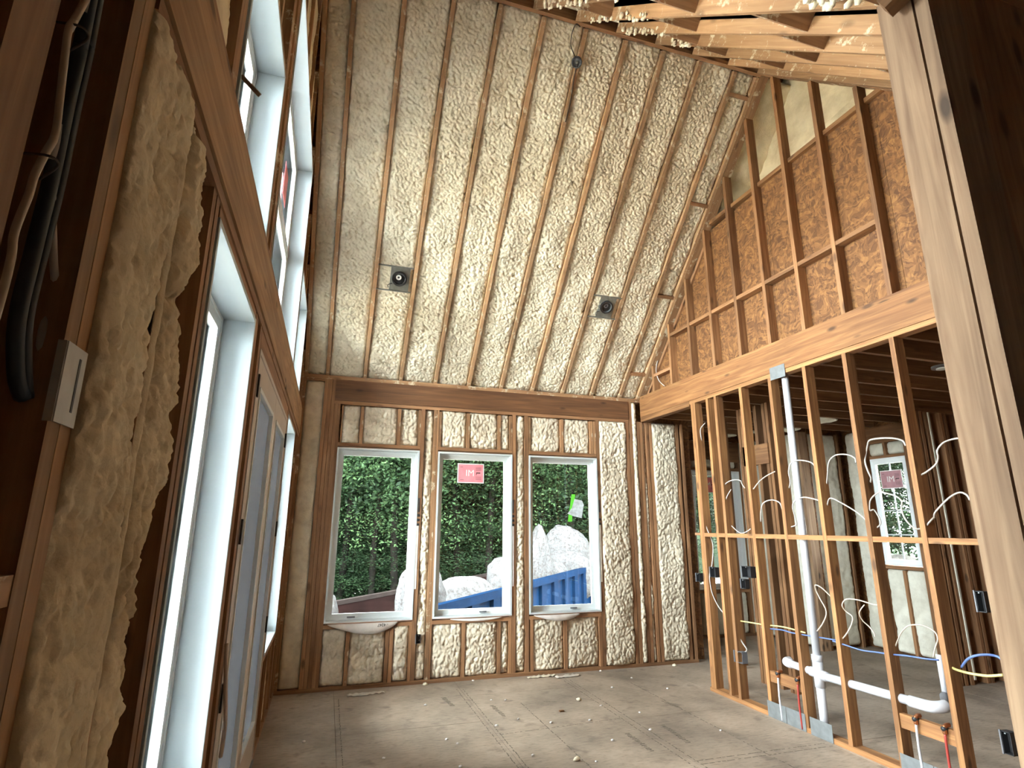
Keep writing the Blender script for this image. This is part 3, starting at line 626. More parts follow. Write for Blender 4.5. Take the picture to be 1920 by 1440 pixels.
# interior posts between
for x_, y_, dx, dy in [(4.90, -1.01, .09, .04), (4.90, -1.06, .09, .04), (4.92, -1.27, .09, .045), (4.92, -1.40, .09, .04), (4.92, -1.45, .09, .04), (5.2, -.30, .09, .04), (5.0, -.45, .09, .04)]:
    bx('stud', wa, x_, x_+dx, y_, y_+dy, 0, 2.95, M['dark'])
bx('door_header', wa, 4.90, 4.99, -1.42, -1.0, 2.28, 2.50, M['dark'])
c3 = struct('ceiling_3')
for k in range(-7, 9):
    y_ = -2.403+.38*k
    if y_ < 1.2: bx('joist', c3, W+WT+.01, (8.6 if y_ < -1.6 else 7.6) if y_ < 0 else 6.9, y_, y_+.038, 2.975, 3.21, M['dark'])
bx('deck_panel', c3, W+WT+.002, 8.62, -5.6, 1.4, 3.215, 3.235, M['dark'])
for x_, y_ in [(6.4, .4), (6.6, -.6), (6.2, .9), (6.7, .1)]: blob('foam_overspray', c3, (x_, y_, 3.0), .09, M['foam_far'], int(x_*10), 3, (1.6, 1.6, .5), .5)['kind'] = 'stuff'

# ------------------------------------------------------------------ windows and door
NW = [0]
def window(axis, a0, a1, z0, z1, depth=.10, bars=None, crank=None, nm=None, transom=None, inner=-.01):
    """axis 'y': in the plane y (faces -y); axis 'x-': faces +x on the left wall; axis 'x+': far wall, faces -x"""
    NW[0] += 1; st = struct('window_%d' % NW[0])
    kind_, off = axis
    def B(nm_, a, b, d0, d1, z_0, z_1, m, par=st):
        if kind_ == 'y': return bx(nm_, par, a, b, off+d0, off+d1, z_0, z_1, m)
        if kind_ == 'L': return bx(nm_, par, off-d1, off-d0, a, b, z_0, z_1, m)
        return bx(nm_, par, off+d0, off+d1, a, b, z_0, z_1, m)
    t = .018
    for (a, b, c_, d) in [(a0, a0+t, z0, z1), (a1-t, a1, z0, z1), (a0+t, a1-t, z1-t, z1), (a0+t, a1-t, z0, z0+t)]:
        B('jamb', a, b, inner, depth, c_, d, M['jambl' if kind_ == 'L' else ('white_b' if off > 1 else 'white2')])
    fw_ = .045
    def ringp(nm_, b0, b1, c0, c1, wd, d0, d1):
        for (a, b, c_, d) in [(b0, b0+wd, c0, c1), (b1-wd, b1, c0, c1), (b0+wd, b1-wd, c1-wd, c1), (b0+wd, b1-wd, c0, c0+wd)]: B(nm_, a, b, d0, d1, c_, d, M['white_b' if off > 1 else 'white'])
    fo = depth
    ringp('frame', a0, a1, z0, z1, .032, fo, fo+.055)
    units = [(z0+.03, z1-.03)] if not transom else [(z0+.03, transom-.02), (transom+.02, z1-.03)]
    if transom: B('mullion', a0+.03, a1-.03, fo, fo+.05, transom-.02, transom+.02, M['white'])
    for u0, u1 in units:
        ringp('sash', a0+.03, a1-.03, u0, u1, fw_, fo+.006, fo+.04)
        g = B('pane', a0+.07, a1-.07, fo+.02, fo+.024, u0+.04, u1-.04, M['glass'])
        if bars:
            nx, nz = bars
            for k in range(1, nx):
                q = a0+.075+(a1-a0-.15)*k/nx; B('muntin', q-.008, q+.008, fo+.016, fo+.028, u0+.04, u1-.04, M['white'])
            for k in range(1, nz):
                q = u0+.045+(u1-u0-.09)*k/nz; B('muntin', a0+.07, a1-.07, fo+.016, fo+.028, q-.008, q+.008, M['white'])
    if crank is not None:
        cb = B('crank_base', crank-.05, crank+.05, fo-.012, fo+.006, z0+.03, z0+.048, M['white'])
        ca = B('crank_arm', crank-.06, crank+.02, fo-.026, fo-.012, z0+.036, z0+.050, M['greyp'])
        sub(ca, cb)
    return st
w1 = window(('y', 0), .413, 1.311, .632, 2.43, depth=.075, crank=.70)
w2 = window(('y', 0), 1.524, 2.418, .632, 2.43, depth=.075, crank=2.12)
w3 = window(('y', 0), 2.629, 3.530, .632, 2.43, depth=.075, crank=3.22)
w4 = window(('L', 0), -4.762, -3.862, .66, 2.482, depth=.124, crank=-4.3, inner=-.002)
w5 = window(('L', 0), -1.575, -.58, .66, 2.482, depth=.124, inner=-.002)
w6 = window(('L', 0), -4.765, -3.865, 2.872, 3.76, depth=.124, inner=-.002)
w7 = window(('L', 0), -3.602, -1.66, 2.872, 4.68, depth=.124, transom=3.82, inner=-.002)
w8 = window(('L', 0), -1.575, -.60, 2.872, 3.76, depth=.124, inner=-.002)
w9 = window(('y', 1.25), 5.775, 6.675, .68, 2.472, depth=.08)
fill_window = window(('L', 0), -8.4, -7.5, 1.0, 2.1, depth=.124, inner=-.002)  # unseen window behind the camera, added to light the dark wall faces
w10 = window(('R', 7.6), -.89, -.34, 1.12, 2.53, depth=.02, bars=(2, 4))
# shims and black tape beside the back windows
dr = struct('door_1')
for y0, y1 in [(-3.602, -3.584), (-1.678, -1.66)]: bx('jamb', dr, -.13, .002, y0, y1, .02, 2.43, M['doorp'])
bx('head_jamb', dr, -.13, .002, -3.584, -1.678, 2.405, 2.43, M['doorp']); bx('threshold', dr, -.15, .01, -3.60, -1.66, 0, .02, M['steel'])
for y0, y1, hy in [(-3.58, -2.635, -3.582), (-2.625, -1.68, -1.68)]:
    lf = bx('door_leaf', dr, -.045, -.002, y0, y0+.115, .022, 2.40, M['doorp'])
    bx('stile', dr, -.045, -.002, y1-.115, y1, .022, 2.40, M['doorp'])
    bx('top_rail', dr, -.045, -.002, y0+.115, y1-.115, 2.27, 2.40, M['doorp']); bx('bottom_rail', dr, -.045, -.002, y0+.115, y1-.115, .022, .28, M['doorp'])
    for a, b, c_, d in [(y0+.115, y0+.137, .28, 2.27), (y1-.137, y1-.115, .28, 2.27), (y0+.137, y1-.137, .28, .302), (y0+.137, y1-.137, 2.248, 2.27)]:
        bx('glazing_bead', dr, -.05, .004, a, b, c_, d, M['white'])
    bx('pane', dr, -.028, -.018, y0+.13, y1-.13, .295, 2.255, M['film_glass'])
    for hz in (2.25, 1.575, .90): bx('hinge', dr, -.006, .010, hy-.012, hy+.014, hz-.055, hz+.055, M['black'])

# ------------------------------------------------------------------ things in the rooms
# vent and drain pipes
PX = W+.052
pv = thing('drain_pipe', 'white plastic vent stack and sink drain running through the stud partition', 'pipe', (PX, -2.45, 0))
def loc(o, t): o.location = Vector(o.location)-Vector(t.location); return o
def pt(*a, **k): return loc(tube(a[0], pv, *a[1:], **k), pv)
pt('vertical_pipe', [(PX, -2.45, 0), (PX, -2.45, .40)], .032, M['pvc'], seg=16, smooth_path=False)
pt('vertical_pipe', [(PX, -2.45, .52), (PX, -2.46, 3.0)], .030, M['pvc'], seg=16, smooth_path=False)
pt('tee_fitting', [(PX, -2.45, .36), (PX, -2.45, .56)], .039, M['pvc'], seg=16, smooth_path=False)
pt('tee_fitting', [(PX, -2.37, .462), (PX, -2.53, .452)], .037, M['pvc'], seg=16, smooth_path=False)
pt('coupling', [(PX, -2.45, .555), (PX, -2.45, .60)], .042, M['pvc'], seg=16, smooth_path=False)
pt('horizontal_pipe', [(PX, -2.37, .462), (PX, -2.14, .472)], .030, M['pvc'], seg=16, smooth_path=False)
pt('elbow_fitting', [(PX, -2.17, .471), (PX, -2.12, .474), (PX+.02, -2.09, .474), (PX+.06, -2.08, .474)], .037, M['pvc'], seg=16)
pt('horizontal_pipe', [(PX, -2.53, .452), (PX, -3.24, .462)], .030, M['pvc'], seg=16, smooth_path=False)
pt('elbow_fitting', [(PX, -3.22, .461), (PX, -3.32, .462), (PX+.01, -3.37, .464), (PX+.05, -3.395, .468), (PX+.09, -3.395, .47)], .037, M['pvc'], seg=16)
pt('trap_arm', [(PX+.09, -3.395, .47), (PX+.17, -3.34, .475), (PX+.235, -3.29, .49)], .031, M['greyp'], seg=14)
pt('riser_pipe', [(PX+.245, -3.289, .48), (PX+.245, -3.289, .75)], .020, M['pvc'], seg=14, smooth_path=False)
# supply lines on backing boards
for y0, y1, lab, ys in [(-2.298, -1.939, 'near the far end of the partition, left of the vent stack', (-2.05, -2.27)), (-3.53, -3.158, 'below the grey trap elbow, near the big post', (-3.285, -3.475))]:
    b_ = bx('backing_board', None, W+.012, W+.050, y0, y1, .285, .375, M['stud']); tag(b_, 'knotty wood backing board between studs, '+lab.split(',')[1].strip(), 'board', 'supply line backing boards')
    for yy, mm, nm_, wd in [(ys[0], 'pvc', 'white', 'left'), (ys[1], 'red', 'red', 'right')]:
        t = thing('supply_tube', '%s water supply tube rising to the backing board %s' % (nm_, lab.split(',')[1].strip()), 'tube', (W-.004, yy, 0), 'water supply tubes')
        for o in [tube('tube', t, [(0, 0, .01), (-.004, .003, .2), (0, 0, .355)], .008, M[mm], seg=8), tube('elbow', t, [(0, 0, .345), (0, 0, .38), (.02, 0, .392), (.045, 0, .392)], .013, M['copper'], seg=10), tube('plug', t, [(-.016, 0, .375), (.02, 0, .375)], .014, M['black'], seg=10, smooth_path=False)]: pass
# nail plates
for k, (y0, y1, z1) in enumerate([(-2.103, -1.888, .130), (-2.312, -2.108, .132), (-2.575, -2.36, .130), (-3.36, -3.132, .128), (-3.60, -3.365, .128)]):
    lab = ['farthest of the five', 'second from the far end', 'third, before the foot of the vent stack', 'fourth, under the white supply tube near the post', 'nearest to the big post, cut by the picture edge'][k]
    o = bx('nail_plate', None, W-.006, W-.0035, y0, y1, .001, z1, M['steel']); tag(o, 'steel plate along the wall foot, '+lab, 'metal plate', 'protection plates on the bottom plate')
o = bx('nail_plate', None, W-.010, W-.0075, -2.53, -2.348, 2.918, 3.035, M['steel']); tag(o, 'square galvanized plate on the header where the white vent stack passes up', 'metal plate')
t = thing('nail_plate', 'folded grey metal plate wrapped round the two studs at the left', 'metal plate', (0, -5.488, 1.742))
bx('face', t, .002, .0045, -.043, .024, 0, .115, M['steel_l']); bx('flange', t, -.008, .003, -.045, -.0425, 0, .115, M['steel_l']); bx('slot', t, .0045, .0052, .0, .006, .02, .10, M['black'])
# electrical boxes
def ebox(y, z, lab, s=(.045, .05, .09), m='black', x=W+.03, cat='electrical box'):
    t = thing('electrical_box', lab, cat, (x, y, z), 'electrical boxes')
    dx, dy, dz = s
    for a in [(-dx/2, dx/2, -dy/2, dy/2, 0, .003), (-dx/2, dx/2, -dy/2, dy/2, dz-.003, dz), (dx/2-.003, dx/2, -dy/2, dy/2, 0, dz), (-dx/2, dx/2, -dy/2, -dy/2+.003, 0, dz), (-dx/2, dx/2, dy/2-.003, dy/2, 0, dz)]:
        bx('side', t, *a, M[m])
    bk_ = bx('bracket', t, -dx/2-.004, -dx/2+.006, dy/2, dy/2+.008, -.003, dz+.003, M['greyp'])
    ms_ = bx('mounting_screw', t, -dx/2-.004, -dx/2+.004, -.004, .004, dz-.012, dz-.006, M['steel']); sub(ms_, bk_)
ebox(-1.25, 1.10, 'dark box with grey bracket between the first two far studs', (.05, .085, .10))
ebox(-1.765, 1.14, 'black box high on the stud left of the white pipe', (.06, .12, .10))
ebox(-1.70, 1.035, 'black box just below another on the same stud', (.05, .06, .085))
ebox(-.99, 1.035, 'small black box on the first stud beside the far doorway', (.05, .06, .085))
ebox(-1.545, .355, 'grey metal outlet box low on the third stud with cable entering', (.06, .11, .10), 'greyp')
ebox(-3.83, 1.11, 'dark box half hidden behind the big post, upper', (.05, .05, .12), 'black')
ebox(-3.83, .345, 'dark box half hidden behind the big post, lower', (.05, .05, .12), 'black')
ebox(1.44-.0, .38, 'small black box in the foam strip right of the first back window', (.05, .05, .085), 'black', x=1.0)
bpy.data.objects[[o.name for o in D.objects if o.name.startswith('electrical_box')][-1]].matrix_world = Matrix.Translation((1.378, -.012, .40)) @ Matrix.Rotation(math.pi/2, 4, 'Z')
# cables
CB = {
 'A':[ (-3.475,2.172),(-3.452,2.211),(-3.405,2.233),(-3.318,2.243),(-3.225,2.242),(-3.172,2.211),(-3.152,2.159),(-3.162,2.090),(-3.188,2.020),(-3.185,1.963),(-3.145,1.933) ],
 'B':[ (-3.074,2.090),(-3.041,2.133),(-2.975,2.166),(-2.911,2.165),(-2.851,2.122),(-2.793,2.037),(-2.742,1.942) ],
 'C':[ (-2.662,2.100),(-2.609,2.142),(-2.515,2.168),(-2.449,2.149),(-2.400,2.080),(-2.367,1.995),(-2.333,1.939) ],
 'D':[ (-2.663,1.818),(-2.585,1.837),(-2.509,1.852),(-2.443,1.824),(-2.398,1.773),(-2.377,1.679),(-2.368,1.623),(-2.327,1.604) ],
 'E':[ (-1.835,1.969),(-1.770,2.016),(-1.711,2.052),(-1.612,2.065),(-1.539,2.031),(-1.513,1.965) ],
 'E2':[ (-1.582,1.973),(-1.530,1.864),(-1.504,1.645),(-1.526,1.623),(-1.594,1.564),(-1.688,1.544),(-1.801,1.561),(-1.850,1.587) ],
 'F':[ (-2.242,2.094),(-2.157,2.086),(-2.069,2.068),(-2.003,2.021),(-1.948,1.952) ],
 'G':[ (-2.244,1.749),(-2.201,1.818),(-2.136,1.845),(-2.061,1.818),(-2.007,1.744),(-1.950,1.653) ],
 'I':[ (-3.078,1.648),(-3.002,1.714),(-2.912,1.784),(-2.825,1.831),(-2.765,1.798),(-2.723,1.738),(-2.735,1.676),(-2.744,1.634),(-2.729,1.607) ],
 'J':[ (-3.284,1.839),(-3.234,1.862),(-3.186,1.848),(-3.160,1.800),(-3.157,1.728),(-3.171,1.729),(-3.183,1.641),(-3.144,1.597) ],
 'K':[ (-3.252,1.857),(-3.334,1.825),(-3.378,1.784),(-3.395,1.739),(-3.423,1.662),(-3.460,1.599),(-3.488,1.601) ],
 'L':[ (-3.856,2.169),(-3.811,2.172),(-3.764,2.152),(-3.726,2.105),(-3.704,2.063),(-3.660,2.023),(-3.598,1.977),(-3.545,1.943) ],
 'M':[ (-3.856,1.777),(-3.821,1.809),(-3.783,1.827),(-3.743,1.799),(-3.692,1.751),(-3.617,1.702),(-3.584,1.667),(-3.587,1.668),(-3.580,1.639),(-3.550,1.603) ],
 'N':[ (-1.550,0.723),(-1.845,0.734),(-2.121,0.758),(-2.392,0.757) ],
 'NB':[ (-1.812,0.705),(-1.927,0.713),(-2.118,0.735),(-2.244,0.733),(-2.411,0.735),(-2.480,0.734),(-2.655,0.744),(-2.659,0.742),(-2.770,0.734),(-2.883,0.716),(-2.986,0.721),(-3.112,0.734),(-3.280,0.757),(-3.397,0.763),(-3.464,0.766) ],
 'O':[ (-2.674,1.058),(-2.620,1.127),(-2.557,1.147),(-2.516,1.109),(-2.528,1.041),(-2.603,0.949),(-2.589,0.864),(-2.511,0.789) ],
 'P':[ (-3.070,1.054),(-3.006,1.054),(-2.924,1.072),(-2.845,1.071),(-2.787,1.023),(-2.779,0.974),(-2.824,0.940),(-2.835,0.886),(-2.804,0.818),(-2.740,0.768) ],
 'Q':[ (-2.986,1.048),(-2.943,0.988),(-2.934,0.932),(-2.960,0.890),(-3.008,0.852),(-3.042,0.839) ],
 'R':[ (-3.151,0.789),(-3.201,0.863),(-3.268,0.917),(-3.332,0.959),(-3.396,0.968),(-3.451,0.939),(-3.480,0.897),(-3.476,0.835),(-3.460,0.785) ],
 'S':[ (-3.541,0.759),(-3.585,0.736),(-3.636,0.725),(-3.702,0.730),(-3.780,0.745),(-3.869,0.771) ],
 'TB':[ (-3.601,0.752),(-3.665,0.807),(-3.723,0.844),(-3.777,0.861),(-3.819,0.857),(-3.858,0.841) ],
 'U':[ (-1.296,2.700),(-1.210,2.646),(-1.166,2.529),(-1.162,2.345),(-1.149,2.165),(-1.156,1.985),(-1.161,1.646),(-1.195,1.475),(-1.191,1.374),(-1.190,1.217),(-1.175,1.106),(-1.173,0.953),(-1.202,0.826),(-1.305,0.739) ],
 'V':[ (-1.529,0.745),(-1.517,0.653),(-1.534,0.547),(-1.578,0.477),(-1.583,0.453) ],
 'X':[ (-0.402,3.725),(-0.397,3.681),(-0.395,3.534),(-0.444,3.391),(-0.510,3.303) ],
}
CL = {
 'lw1':[ (-5.606,2.363),(-5.600,2.315),(-5.598,2.264),(-5.599,2.212),(-5.599,2.162),(-5.601,2.112),(-5.591,2.072),(-5.572,2.028),(-5.543,1.974),(-5.522,1.937),(-5.522,1.903),(-5.529,1.867),(-5.524,1.836) ],
 'lw2':[ (-5.624,2.344),(-5.638,2.295),(-5.646,2.270),(-5.639,2.226),(-5.629,2.175),(-5.620,2.122),(-5.632,2.084),(-5.644,2.044),(-5.646,2.015),(-5.653,1.981),(-5.657,1.949),(-5.651,1.902) ],
 'lb1':[ (-5.600,2.369),(-5.596,2.285),(-5.596,2.184),(-5.593,2.065),(-5.596,1.951),(-5.596,1.861),(-5.571,1.796),(-5.543,1.770) ],
 'lb2':[ (-5.581,2.390),(-5.576,2.305),(-5.576,2.201),(-5.573,2.078),(-5.577,1.960),(-5.577,1.867),(-5.551,1.801),(-5.533,1.772) ],
}
CLAB = {
 'A': ('white cable looping high over the far muntin window', 'cablew', .0065), 'B': ('white cable loop in the upper row, second bay right of the white pipe', 'cablew', .0055),
 'C': ('white cable loop in the upper row crossing the white pipe', 'cablew', .0055), 'D': ('white cable loop in the lower row crossing the white pipe', 'cablew', .0055),
 'E': ('short white cable arch beside the far window, upper bay', 'cablew', .005), 'E2': ('white cable hanging down in a U beside the far window', 'cablew', .0045),
 'F': ('tan cable end arching in the upper row, left of the white pipe', 'cablet', .0055), 'G': ('white cable arch in the lower row, left of the white pipe', 'cablew', .0055),
 'I': ('white cable bent like a hook in the lower row, right of the white pipe', 'cablew', .0055), 'J': ('white cable dangling in front of the muntin window', 'cablew', .0055),
 'K': ('white cable slanting down across the muntin window', 'cablew', .0055), 'L': ('white cable rising to the big post, upper row', 'cablew', .0060),
 'M': ('white cable peaking beside the big post, lower row', 'cablew', .0060), 'N': ('yellow cable run through the studs left of the white pipe', 'cabley', .0060),
 'NB': ('blue and grey cable run threaded low through the whole partition', 'cableb', .0055), 'O': ('dark tan cable loop just right of the white pipe, low', 'cablet', .0050),
 'P': ('tan cable curling low in the second bay right of the pipe', 'cablet', .0050), 'Q': ('thin tan cable crescent low beside the middle bay stud', 'cablet', .0042),
 'R': ('pale cable arch low in front of the foam under the muntin window', 'cablet', .0045), 'S': ('yellow cable running behind the big post near the floor', 'cabley', .0080),
 'TB': ('blue cable arching behind the big post above the yellow one', 'cableb', .0075), 'U': ('long white cable hanging down the first stud bay', 'cablew', .0050),
 'V': ('grey cable dropping into the low grey outlet box', 'cableg', .0070), 'X': ('thin white cable hanging at the low end of the gable studs', 'cablew', .0050)}
for k, pts in CB.items():
    lab, m_, r_ = CLAB[k]; n_ = len(pts)
    P_ = [(4.235+.03*math.sin(i*1.3+len(lab)), y, z) for i, (y, z) in enumerate(pts)]
    o = tube('electrical_cable', None, P_, r_, M[m_], seg=7); tag(o, lab, 'cable', 'cables in the stud partition')
for k, (lab, m_, r_) in {'lw1': ('thick grey cable hanging in the dark stud bay at the left edge', 'cableg', .0055), 'lw2': ('tan cable stapled along the nearest left stud', 'cablet', .0048), 'lb1': ('dark blue flexible conduit in the left stud bay, left one', 'cablek', .010), 'lb2': ('dark blue flexible conduit in the left stud bay, right one', 'cablek', .009)}.items():
    pts = CL[k]; P_ = [(-.03 if k != 'lw2' else -.024, y, z) for y, z in pts]
    d0 = Vector(P_[0])-Vector(P_[1]); P_ = [tuple(Vector(P_[0])+d0.normalized()*.8)]+P_+([(-.024, -5.66, 1.7), (-.024, -5.665, 1.2)] if k == 'lw2' else [])
    o = tube('electrical_cable', None, P_, r_, M[m_], seg=8); tag(o, lab, 'cable', 'cables at the left edge')
for (y_, z_), lb in [((-5.635, 2.28), 'upper'), ((-5.637, 2.07), 'lower')]:
    o = tube('cable_staple', None, [(-.04, y_-.010, z_), (-.012, y_-.008, z_+.003), (-.010, y_+.010, z_+.001), (-.03, y_+.016, z_-.02)], .0018, M['ink'], seg=6); tag(o, 'small rusty staple holding the tan cable, %s one' % lb, 'staple', 'cable staples')
# hanging junction box at the ridge
t = thing('junction_box', 'round dark box dangling from a thin cable under the ridge', 'junction box', (2.255, -2.455, 5.80))
ring('back_plate', t, (0, 0, .01), (-.35, -.55, -.75), 0, .047, .004, M['greyp'], 20); ring('box_rim', t, (0, 0, 0), (-.35, -.55, -.75), .036, .048, .02, M['black'], 20); sub(ring('hub', t, (0, 0, 0), (-.35, -.55, -.75), 0, .012, .016, M['steel_d'], 12), [c for c in t.children if c.name.startswith('box_rim')][0])
o = tube('electrical_cable', None, [(2.215, -2.63, 6.02), (2.155, -2.67, 5.99), (2.145, -2.60, 5.95), (2.165, -2.53, 5.885), (2.235, -2.475, 5.825)], .0042, M['ink'], seg=6); tag(o, 'thin dark cable drooping from the ridge to the round box', 'cable')
o = tube('electrical_cable', None, [(2.26, -2.45, 5.79), (2.262, -2.37, 5.71), (2.285, -2.22, 5.56), (2.282, -2.1, 5.43)], .0045, M['ink'], seg=6); tag(o, 'thin dark cable running down the rafter below the round box', 'cable')
# recessed light housings in two rafter bays
def can(x0, x1, cx, ym, lab):
    t = thing('recessed_light_housing', lab, 'light housing', (cx, ym, zback(ym)), 'recessed light housings')
    nn = -nB; U = Vector((1, 0, 0)); V = sB; Mx = Matrix((U, V, nn)).transposed().to_4x4(); t.matrix_world = Matrix.Translation(t.location) @ Mx
    a0, a1 = x0-cx, x1-cx
    def b2(nm_, *a):
        o = multi(nm_, t, [a[:-1]], a[-1]); return o
    b2('mounting_plate', -.085, .115, -.135, .135, -.012, -.004, M['steel_d'])
    b2('hanger_bar', a0, a1, .128, .140, -.010, .002, M['steel_d']); b2('hanger_bar', a0, a1, -.140, -.128, -.010, .002, M['steel_d'])
    ring('trim_ring', t, (.01, .01, -.004), (0, 0, 1), .062, .078, .030, M['black'], 28)
    ci_ = ring('can_interior', t, (.01, .01, .0), (0, 0, 1), .058, .066, .022, M['steel'], 28); ct_ = ring('can_top', t, (.01, .01, -.004), (0, 0, 1), 0, .06, .006, M['black'], 28)
    ls_ = ring('lamp_socket', t, (.0, .025, .002), (0, 0, 1), .012, .028, .012, M['stwhite'] if cx < 2 else M['greyp'], 14); sub(ct_, ci_); sub(ls_, ci_)
    tube('spring_clip', t, [(-.06, -.05, .004), (-.10, -.07, .008), (-.095, -.10, .008)], .004, M['black'], seg=6)
can(.663, 1.031, .885, -.835, 'round recessed light can on a grey plate in the second rafter bay from the left')
can(3.115, 3.477, 3.30, -.825, 'dark recessed light can on a grey plate in the right part of the slope')
t = thing('recessed_light_housing', 'small pale round light fixture between the joists beyond the partition', 'light housing', (5.55, -2.95, 3.02), 'recessed light housings')
ring('trim_ring', t, (0, 0, 0), (0, 0, -1), .05, .085, .02, M['greyp'], 20); ring('lens', t, (0, 0, .0), (0, 0, -1), 0, .05, .03, M['white'], 20)
# stickers and tape on the glass
def sticker(x0, x1, z0, z1, y, lab, facing='y', fm='stred'):
    t = thing('window_sticker', lab, 'sticker', ((x0+x1)/2, y, (z0+z1)/2), 'manufacturer stickers')
    w_, h_ = x1-x0, z1-z0
    if facing == 'R': t.location = (y, (x0+x1)/2, (z0+z1)/2); t.rotation_euler = (0, 0, math.pi/2*-1)
    multi('border', t, [(-w_/2, w_/2, 0, .001, -h_/2, h_/2)], M['stwhite'])
    rf_ = multi('red_field', t, [(-w_/2+.010, w_/2-.010, -.001, 0, -h_/2+.010, h_/2-.010)], M[fm])
    F = Matrix.Rotation(math.pi/2, 4, 'X')
    lt_ = text_mesh('letters', t, 'IM', h_*.46, M['stwhite'], Matrix.Translation((-.01*w_/.32, -.0025, 0)) @ F, .001); sub(lt_, rf_)
    bm_ = multi('black_mark', t, [(w_*.20, w_*.36, -.003, -.002, .0, .012), (w_*.20, w_*.22, -.003, -.002, -.02, .012)], M['ink']); sub(bm_, rf_)
    multi('small_print', t, [(w_*.18, w_*.40, -.0028, -.002, .03+.012*k, .035+.012*k) for k in range(4)]+[(w_*.18, w_*.40, -.0028, -.002, -.04-.012*k, -.035-.012*k) for k in range(4)]+[(-w_*.40, -w_*.26, -.0028, -.002, -h_*.36, -h_*.33), (-w_*.40, -w_*.30, -.0028, -.002, h_*.30, h_*.33)], M['stgrey'])['kind'] = 'stuff'
    return t
sticker(1.775, 2.095, 2.088, 2.315, .088, 'red square sticker with white letters on the middle back window')
sticker(-.793, -.477, 2.115, 2.36, 7.612, 'faded pink sticker on the muntin window in the far room', 'R', 'stpink')
sticker(6.0, 6.29, 2.13, 2.38, 1.345, 'red sticker seen between studs on the far back window')
o = multi('window_sticker', None, [(-.002, 0, -.22, 0, 0, .26)], M['stred']); o.location = (-.125, -2.25, 3.95); tag(o, 'red sticker seen edge-on on the tall upper left window', 'sticker')
v = [(0, 0, 0), (.055, 0, .004), (.062, 0, .10), (.085, 0, .20), (.105, 0, .33), (.055, 0, .33), (.035, 0, .20), (.012, 0, .09)]
vv = v+[(x, .0015, z) for x, y, z in v]; nf = len(v)
o = mesh_obj('green_tape', vv, [tuple(range(nf))[::-1], tuple(range(nf, 2*nf))]+[(i, (i+1) % nf, nf+(i+1) % nf, nf+i) for i in range(nf)], M['green'], None); o.location = (3.162, .088, 1.655); tag(o, 'bright green tape strip stuck on the third back window', 'tape')
v = [(0, 0, .05), (.09, 0, .02), (.19, 0, 0), (.22, -.004, .16), (.20, 0, .21), (.10, 0, .23), (.06, -.003, .12)]
vv = v+[(x, y+.0012, z) for x, y, z in v]; nf = len(v)
o = mesh_obj('clear_bag', vv, [tuple(range(nf))[::-1], tuple(range(nf, 2*nf))]+[(i, (i+1) % nf, nf+(i+1) % nf, nf+i) for i in range(nf)], M['film'], None); o.location = (3.155, .0845, 1.70); tag(o, 'crumpled clear plastic packet taped to the third back window', 'packet')
# flashing flaps under the windows
def flap(x0, x1, z0, drop, lab, txt=None, skew=0):
    n_ = 24; v = []; f = []
    for i in range(n_+1):
        t_ = i/n_; x = x0+(x1-x0)*t_; d = drop*math.sin(math.pi*min(1, max(0, t_+skew*(1-t_)*t_)))**.8
        for s in (-.006, -.003):
            v += [(x, s-.022*math.sin(math.pi*t_), z0), (x, s-.012-.03*math.sin(math.pi*t_), z0-d-.004)]
        if i:
            b_ = 4*i; a_ = b_-4; f += [(a_, a_+1, b_+1, b_), (a_+2, b_+2, b_+3, a_+3), (a_, b_, b_+2, a_+2), (a_+1, a_+3, b_+3, b_+1)]
    f += [(0, 2, 3, 1), (4*n_, 4*n_+1, 4*n_+3, 4*n_+2)]
    o = mesh_obj('flashing_flap', v, f, M['flash'], None, True); tag(o, lab, 'flashing', 'flashing flaps under windows')
    if txt:
        Mx = Matrix.Translation((x0+(x1-x0)*.78, -.034, z0-.022)) @ Matrix.Rotation(math.pi/2, 4, 'X') @ Matrix.Rotation(math.pi, 4, 'Z')
        text_mesh('ink_lettering', o, txt, .042, M['ink'], Mx, .0008)
flap(.45, 1.16, .622, .10, 'white flashing sheet drooping under the first back window with upside-down numbers', '- 4247', -.4)
flap(1.72, 2.30, .622, .022, 'thin strip of white flashing under the middle back window')
flap(2.68, 3.25, .622, .06, 'white flashing sheet drooping under the third back window', None, -.3)
# dark shim packs / striped tape beside the back windows
for k, (x_, z_) in enumerate([(1.322, 1.60), (2.428, 1.60), (3.541, 1.62)]):
    t = thing('shim_stack', ['black striped tape end on the stud right of the first back window', 'black striped tape end on the stud right of the middle back window', 'short black striped tape on the stud right of the third back window'][k], 'tape', (x_, -.006, z_), 'striped tapes beside the windows')
    bx('tape_strip', t, -.012, .014, 0, .002, -.66, .0, M['flash'] if k < 2 else M['foam_w'])
    for i in range(3 if k < 2 else 2): bx('black_stripe', t, -.014, .018, -.002, 0, .0+.05*i, .026+.05*i, M['black'])
    bx('black_print', t, -.006, .012, -.002, 0, .15, .30, M['ink'])
# splinter sticking out of the left header
o = board('wood_splinter', None, (-.0, -4.75, 2.99), (.055, -4.72, 2.955), .012, .020, M['dark']); tag(o, 'dark torn wood chip sticking out on top of the left header', 'wood chip')
# lath hanging beside the door
o = tube('plastic_strap', None, [(.006, -3.63, 1.12), (.02, -3.62, .95), (.03, -3.58, .80), (.02, -3.52, .66)], .009, M['doorp'], seg=6); tag(o, 'bent beige strap hanging beside the lower door hinge', 'strap')
